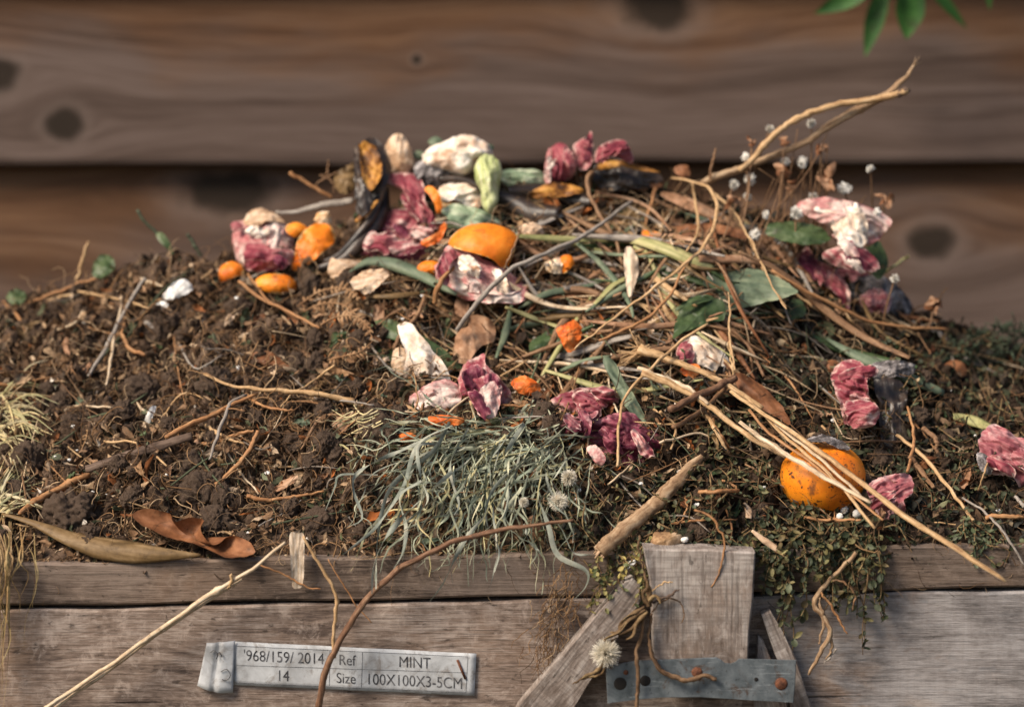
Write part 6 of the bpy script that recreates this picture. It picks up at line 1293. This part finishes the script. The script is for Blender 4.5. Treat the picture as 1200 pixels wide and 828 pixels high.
# ------------------------------------------------------------------ withered plant in front of the block, rope-like roots
pl_ = thing('withered_plant', at_y(*C3((600, 250))[0], -.04), 'withered brown plant with rope like stem draped over the grey block and metal strap', 'plant')
for nm, pts, r, m, yd in (('stem', C3((590, 300), (575, 380), (556, 440), (565, 520), (556, 640), (560, 720)), [2.6, 3, 3, 2.6, 3, 3], 'straw_d', -.043), ('rope_stem', C3((612, 296), (603, 360), (606, 420), (640, 490), (690, 520), (740, 528), (800, 514), (840, 525)), [1.8, 2.2, 2.6, 3.6, 4, 3.8, 3.6, 2.8], 'root', -.041),
                          ('stem', C3((568, 20), (566, 70), (580, 130), (598, 200), (604, 270)), [1.6, 1.8, 2, 3, 4], 'straw_d', -.038), ('stem', C3((610, 290), (650, 252), (700, 248), (728, 300), (715, 330)), [1, 1.2, 1, .8], 'straw_d', -.036),
                          ('stem', C3((600, 262), (640, 245), (680, 230), (708, 208)), [1.6, 2.2, 2, 1.2], 'darkwood', -.038), ('stem', C3((596, 230), (630, 205), (660, 186), (684, 186)), [1.2, 1.6, 1.4, 1], 'straw', -.038),
                          ('stem', C3((448, 478), (430, 510), (380, 520), (330, 545)), [1.4, 1.8, 2, 1], 'weed_dry', -.036)):
    r = [q * .78 for q in r]; m = 'root' if m == 'straw_d' else m
    stalk(nm, None, None, pts, r, M[m], 40, .0, 1, 8, .55, parent=pl_, ydef=yd + .0015)
for pts, w in ((C3((588, 282), (535, 305), (495, 350), (445, 385)), 10), (C3((594, 285), (560, 340), (510, 372), (465, 362)), 9), (C3((585, 270), (540, 290), (510, 330), (498, 380)), 8), (C3((600, 262), (612, 215), (596, 180)), 9), (C3((604, 270), (580, 225), (600, 195)), 8),
               (C3((596, 290), (560, 320), (540, 370), (520, 385)), 8), (C3((440, 470), (420, 500), (360, 530)), 7), (C3((436, 380), (470, 395), (490, 380)), 6), (C3((600, 250), (625, 235), (640, 262)), 7)):
    blade('withered_leaf', None, None, pts, [w * .3, w * .9, w * .5, w * .8, w * .2], M['weed_dry'], 22, .002, 1, cup=.9, twist=rng.normal(0, 3), parent=pl_, ydef=-.039 - rng.uniform(0, .006), wav=.3)
mb = MB()
for i in range(130):
    u = rng.random(); x, y = 665 - 28 * u + rng.normal(0, 12), 668 + 100 * u + rng.normal(0, 12); P = [at_y(x, y, -.004 - rng.uniform(0, .012))]
    d = np.array([rng.normal(-.25, .5), 0, -1.0])
    for q in range(5): P.append(P[-1] + norm(d + rng.normal(0, .5, 3) * (1, .3, 1)) * rng.uniform(.002, .007))
    mb.add(*tube(cr(np.array(P), 12), [.00035, .0002], 4)[:2], None, np.array(FIB[rng.integers(5)]) * .9)
tag(mb.build('root_tangle', M['litter']), 'brown mossy tangle of hair roots hanging left of the leaning brace', 'root tangle')
hr = thing('hanging_root', at_y(*C4((520, 250))[0], -.015), 'twisted pale root hanging under the weed in front of the right plank', 'root')
for pts, r, m in ((C4((545, 225), (500, 275), (455, 315), (410, 370), (382, 430), (420, 482), (442, 540), (412, 600), (384, 655), (360, 702)), [3, 3.6, 3.4, 3.4, 4.4, 4, 3.6, 3.2, 3, 2], 'stick'), (C4((452, 335), (500, 340), (540, 385), (532, 445)), [1.6, 2, 2, 1], 'straw_d'), (C4((405, 380), (445, 430), (480, 490), (512, 540)), [1.6, 1.8, 1.8, 1.2], 'straw_o'),
                  (C4((442, 540), (450, 590), (430, 640)), [2.4, 2.4, 1], 'stick'), (C4((400, 400), (415, 500), (400, 580)), [2, 2.4, 1.4], 'stick'), (C4((470, 600), (450, 620), (420, 660)), [1.6, 1.8, .8], 'straw_g')):
    r = [q * .8 for q in r]
    stalk('root', None, None, pts, r, M[m], 30, .0, 1, 8, .35, parent=hr, ydef=-.018)
for i, pts in enumerate((B4((425, 545), (470, 560), (500, 602), (520, 645), (508, 740), (478, 792)), B4((360, 585), (420, 580), (500, 575), (565, 575)), B4((395, 500), (400, 540), (380, 580), (350, 590)), B4((530, 545), (545, 600), (535, 680)))):
    stalk('rootlet', 'thin reddish rootlet trailing from the soil over the top of the grey block', 'root', pts, [1.4, 1.3, .8], M['straw_o'], 26, .012 if i else .045, 2, 6, .3, group='rootlets above the grey block')
for pts, lb in ((B4((610, 610), (650, 640), (695, 672)), 'pink tipped dry stem just right of the top of the grey block'), (B4((585, 520), (600, 545), (600, 570)), 'small upright tan husk above the grey block')):
    blade('husk', lb, 'husk', pts, [3, 8, 7], M['tan'], 14, .018, 1)
for (x, y, r, m) in ((247, 543, 5, 'white'), (232, 565, 4, 'white'), (287, 556, 5, 'white'), (250, 582, 4, 'yblade')):
    (px, py), = B5((x, y)); patch('flower_bud', 'small round cream flower bud below the whole orange', 'flower bud', [(px + r * math.cos(t), py + r * math.sin(t)) for t in np.linspace(0, 6.28, 8, endpoint=False)], M[m], bulge=r * PXM, back=.8, lift=.018, nrm=FR, nb=24, rings=6, group='flower buds below the orange')

# ------------------------------------------------------------------ green leaves hanging into the top right, in front of the fence
sp_ = thing('leafy_branch', at_y(1040, -60, .46), 'fresh green leaflets hanging from above at the top right in front of the fence', 'branch')
def gleaf(pts, w, yd):
    P = np.array([at_y(a, b, yd) for a, b in cr(pts, 18)]); V, F, U = strip(P, np.array([.1, .7, 1, .95, .6, .05]) * w * PXM * 1.25, None, 7, -.25, rng.normal(0, .2)); mk('leaflet', V, F, M['fresh'], sp_, uv=U)
for pts, w, yd in ((((1030, -22), (1000, -4), (955, 16)), 24, .44), (((1040, -25), (1028, 15), (1014, 66)), 24, .45), (((1055, -25), (1066, 5), (1062, 46)), 36, .44), (((1080, -28), (1105, 2), (1133, 34)), 16, .47), (((1150, -20), (1157, -6), (1160, 12)), 8, .46),
                   (((1030, -70), (990, -60), (950, -40)), 30, .46), (((1080, -75), (1120, -60), (1150, -40)), 30, .46), (((1060, -120), (1020, -140), (980, -130)), 32, .47), (((1065, -130), (1110, -150), (1150, -130)), 32, .46)):
    gleaf(pts, w, yd + .12)
P = np.array([at_y(1050, -20, .57), at_y(1055, -120, .58), at_y(1060, -260, .59), at_y(1090, -500, .62), at_y(1130, -760, .70), at_y(1160, -900, .85)])
mb = MB(); mb.add(*tube(cr(P, 30), [.0012, .0022, .004], 7)); mb.build('twig', M['straw_d'], sp_)

for o in bpy.data.objects:
    if '_o' in o: del o['_o']
    if o.parent is None and 'category' in o and 'kind' not in o: o['kind'] = 'thing'
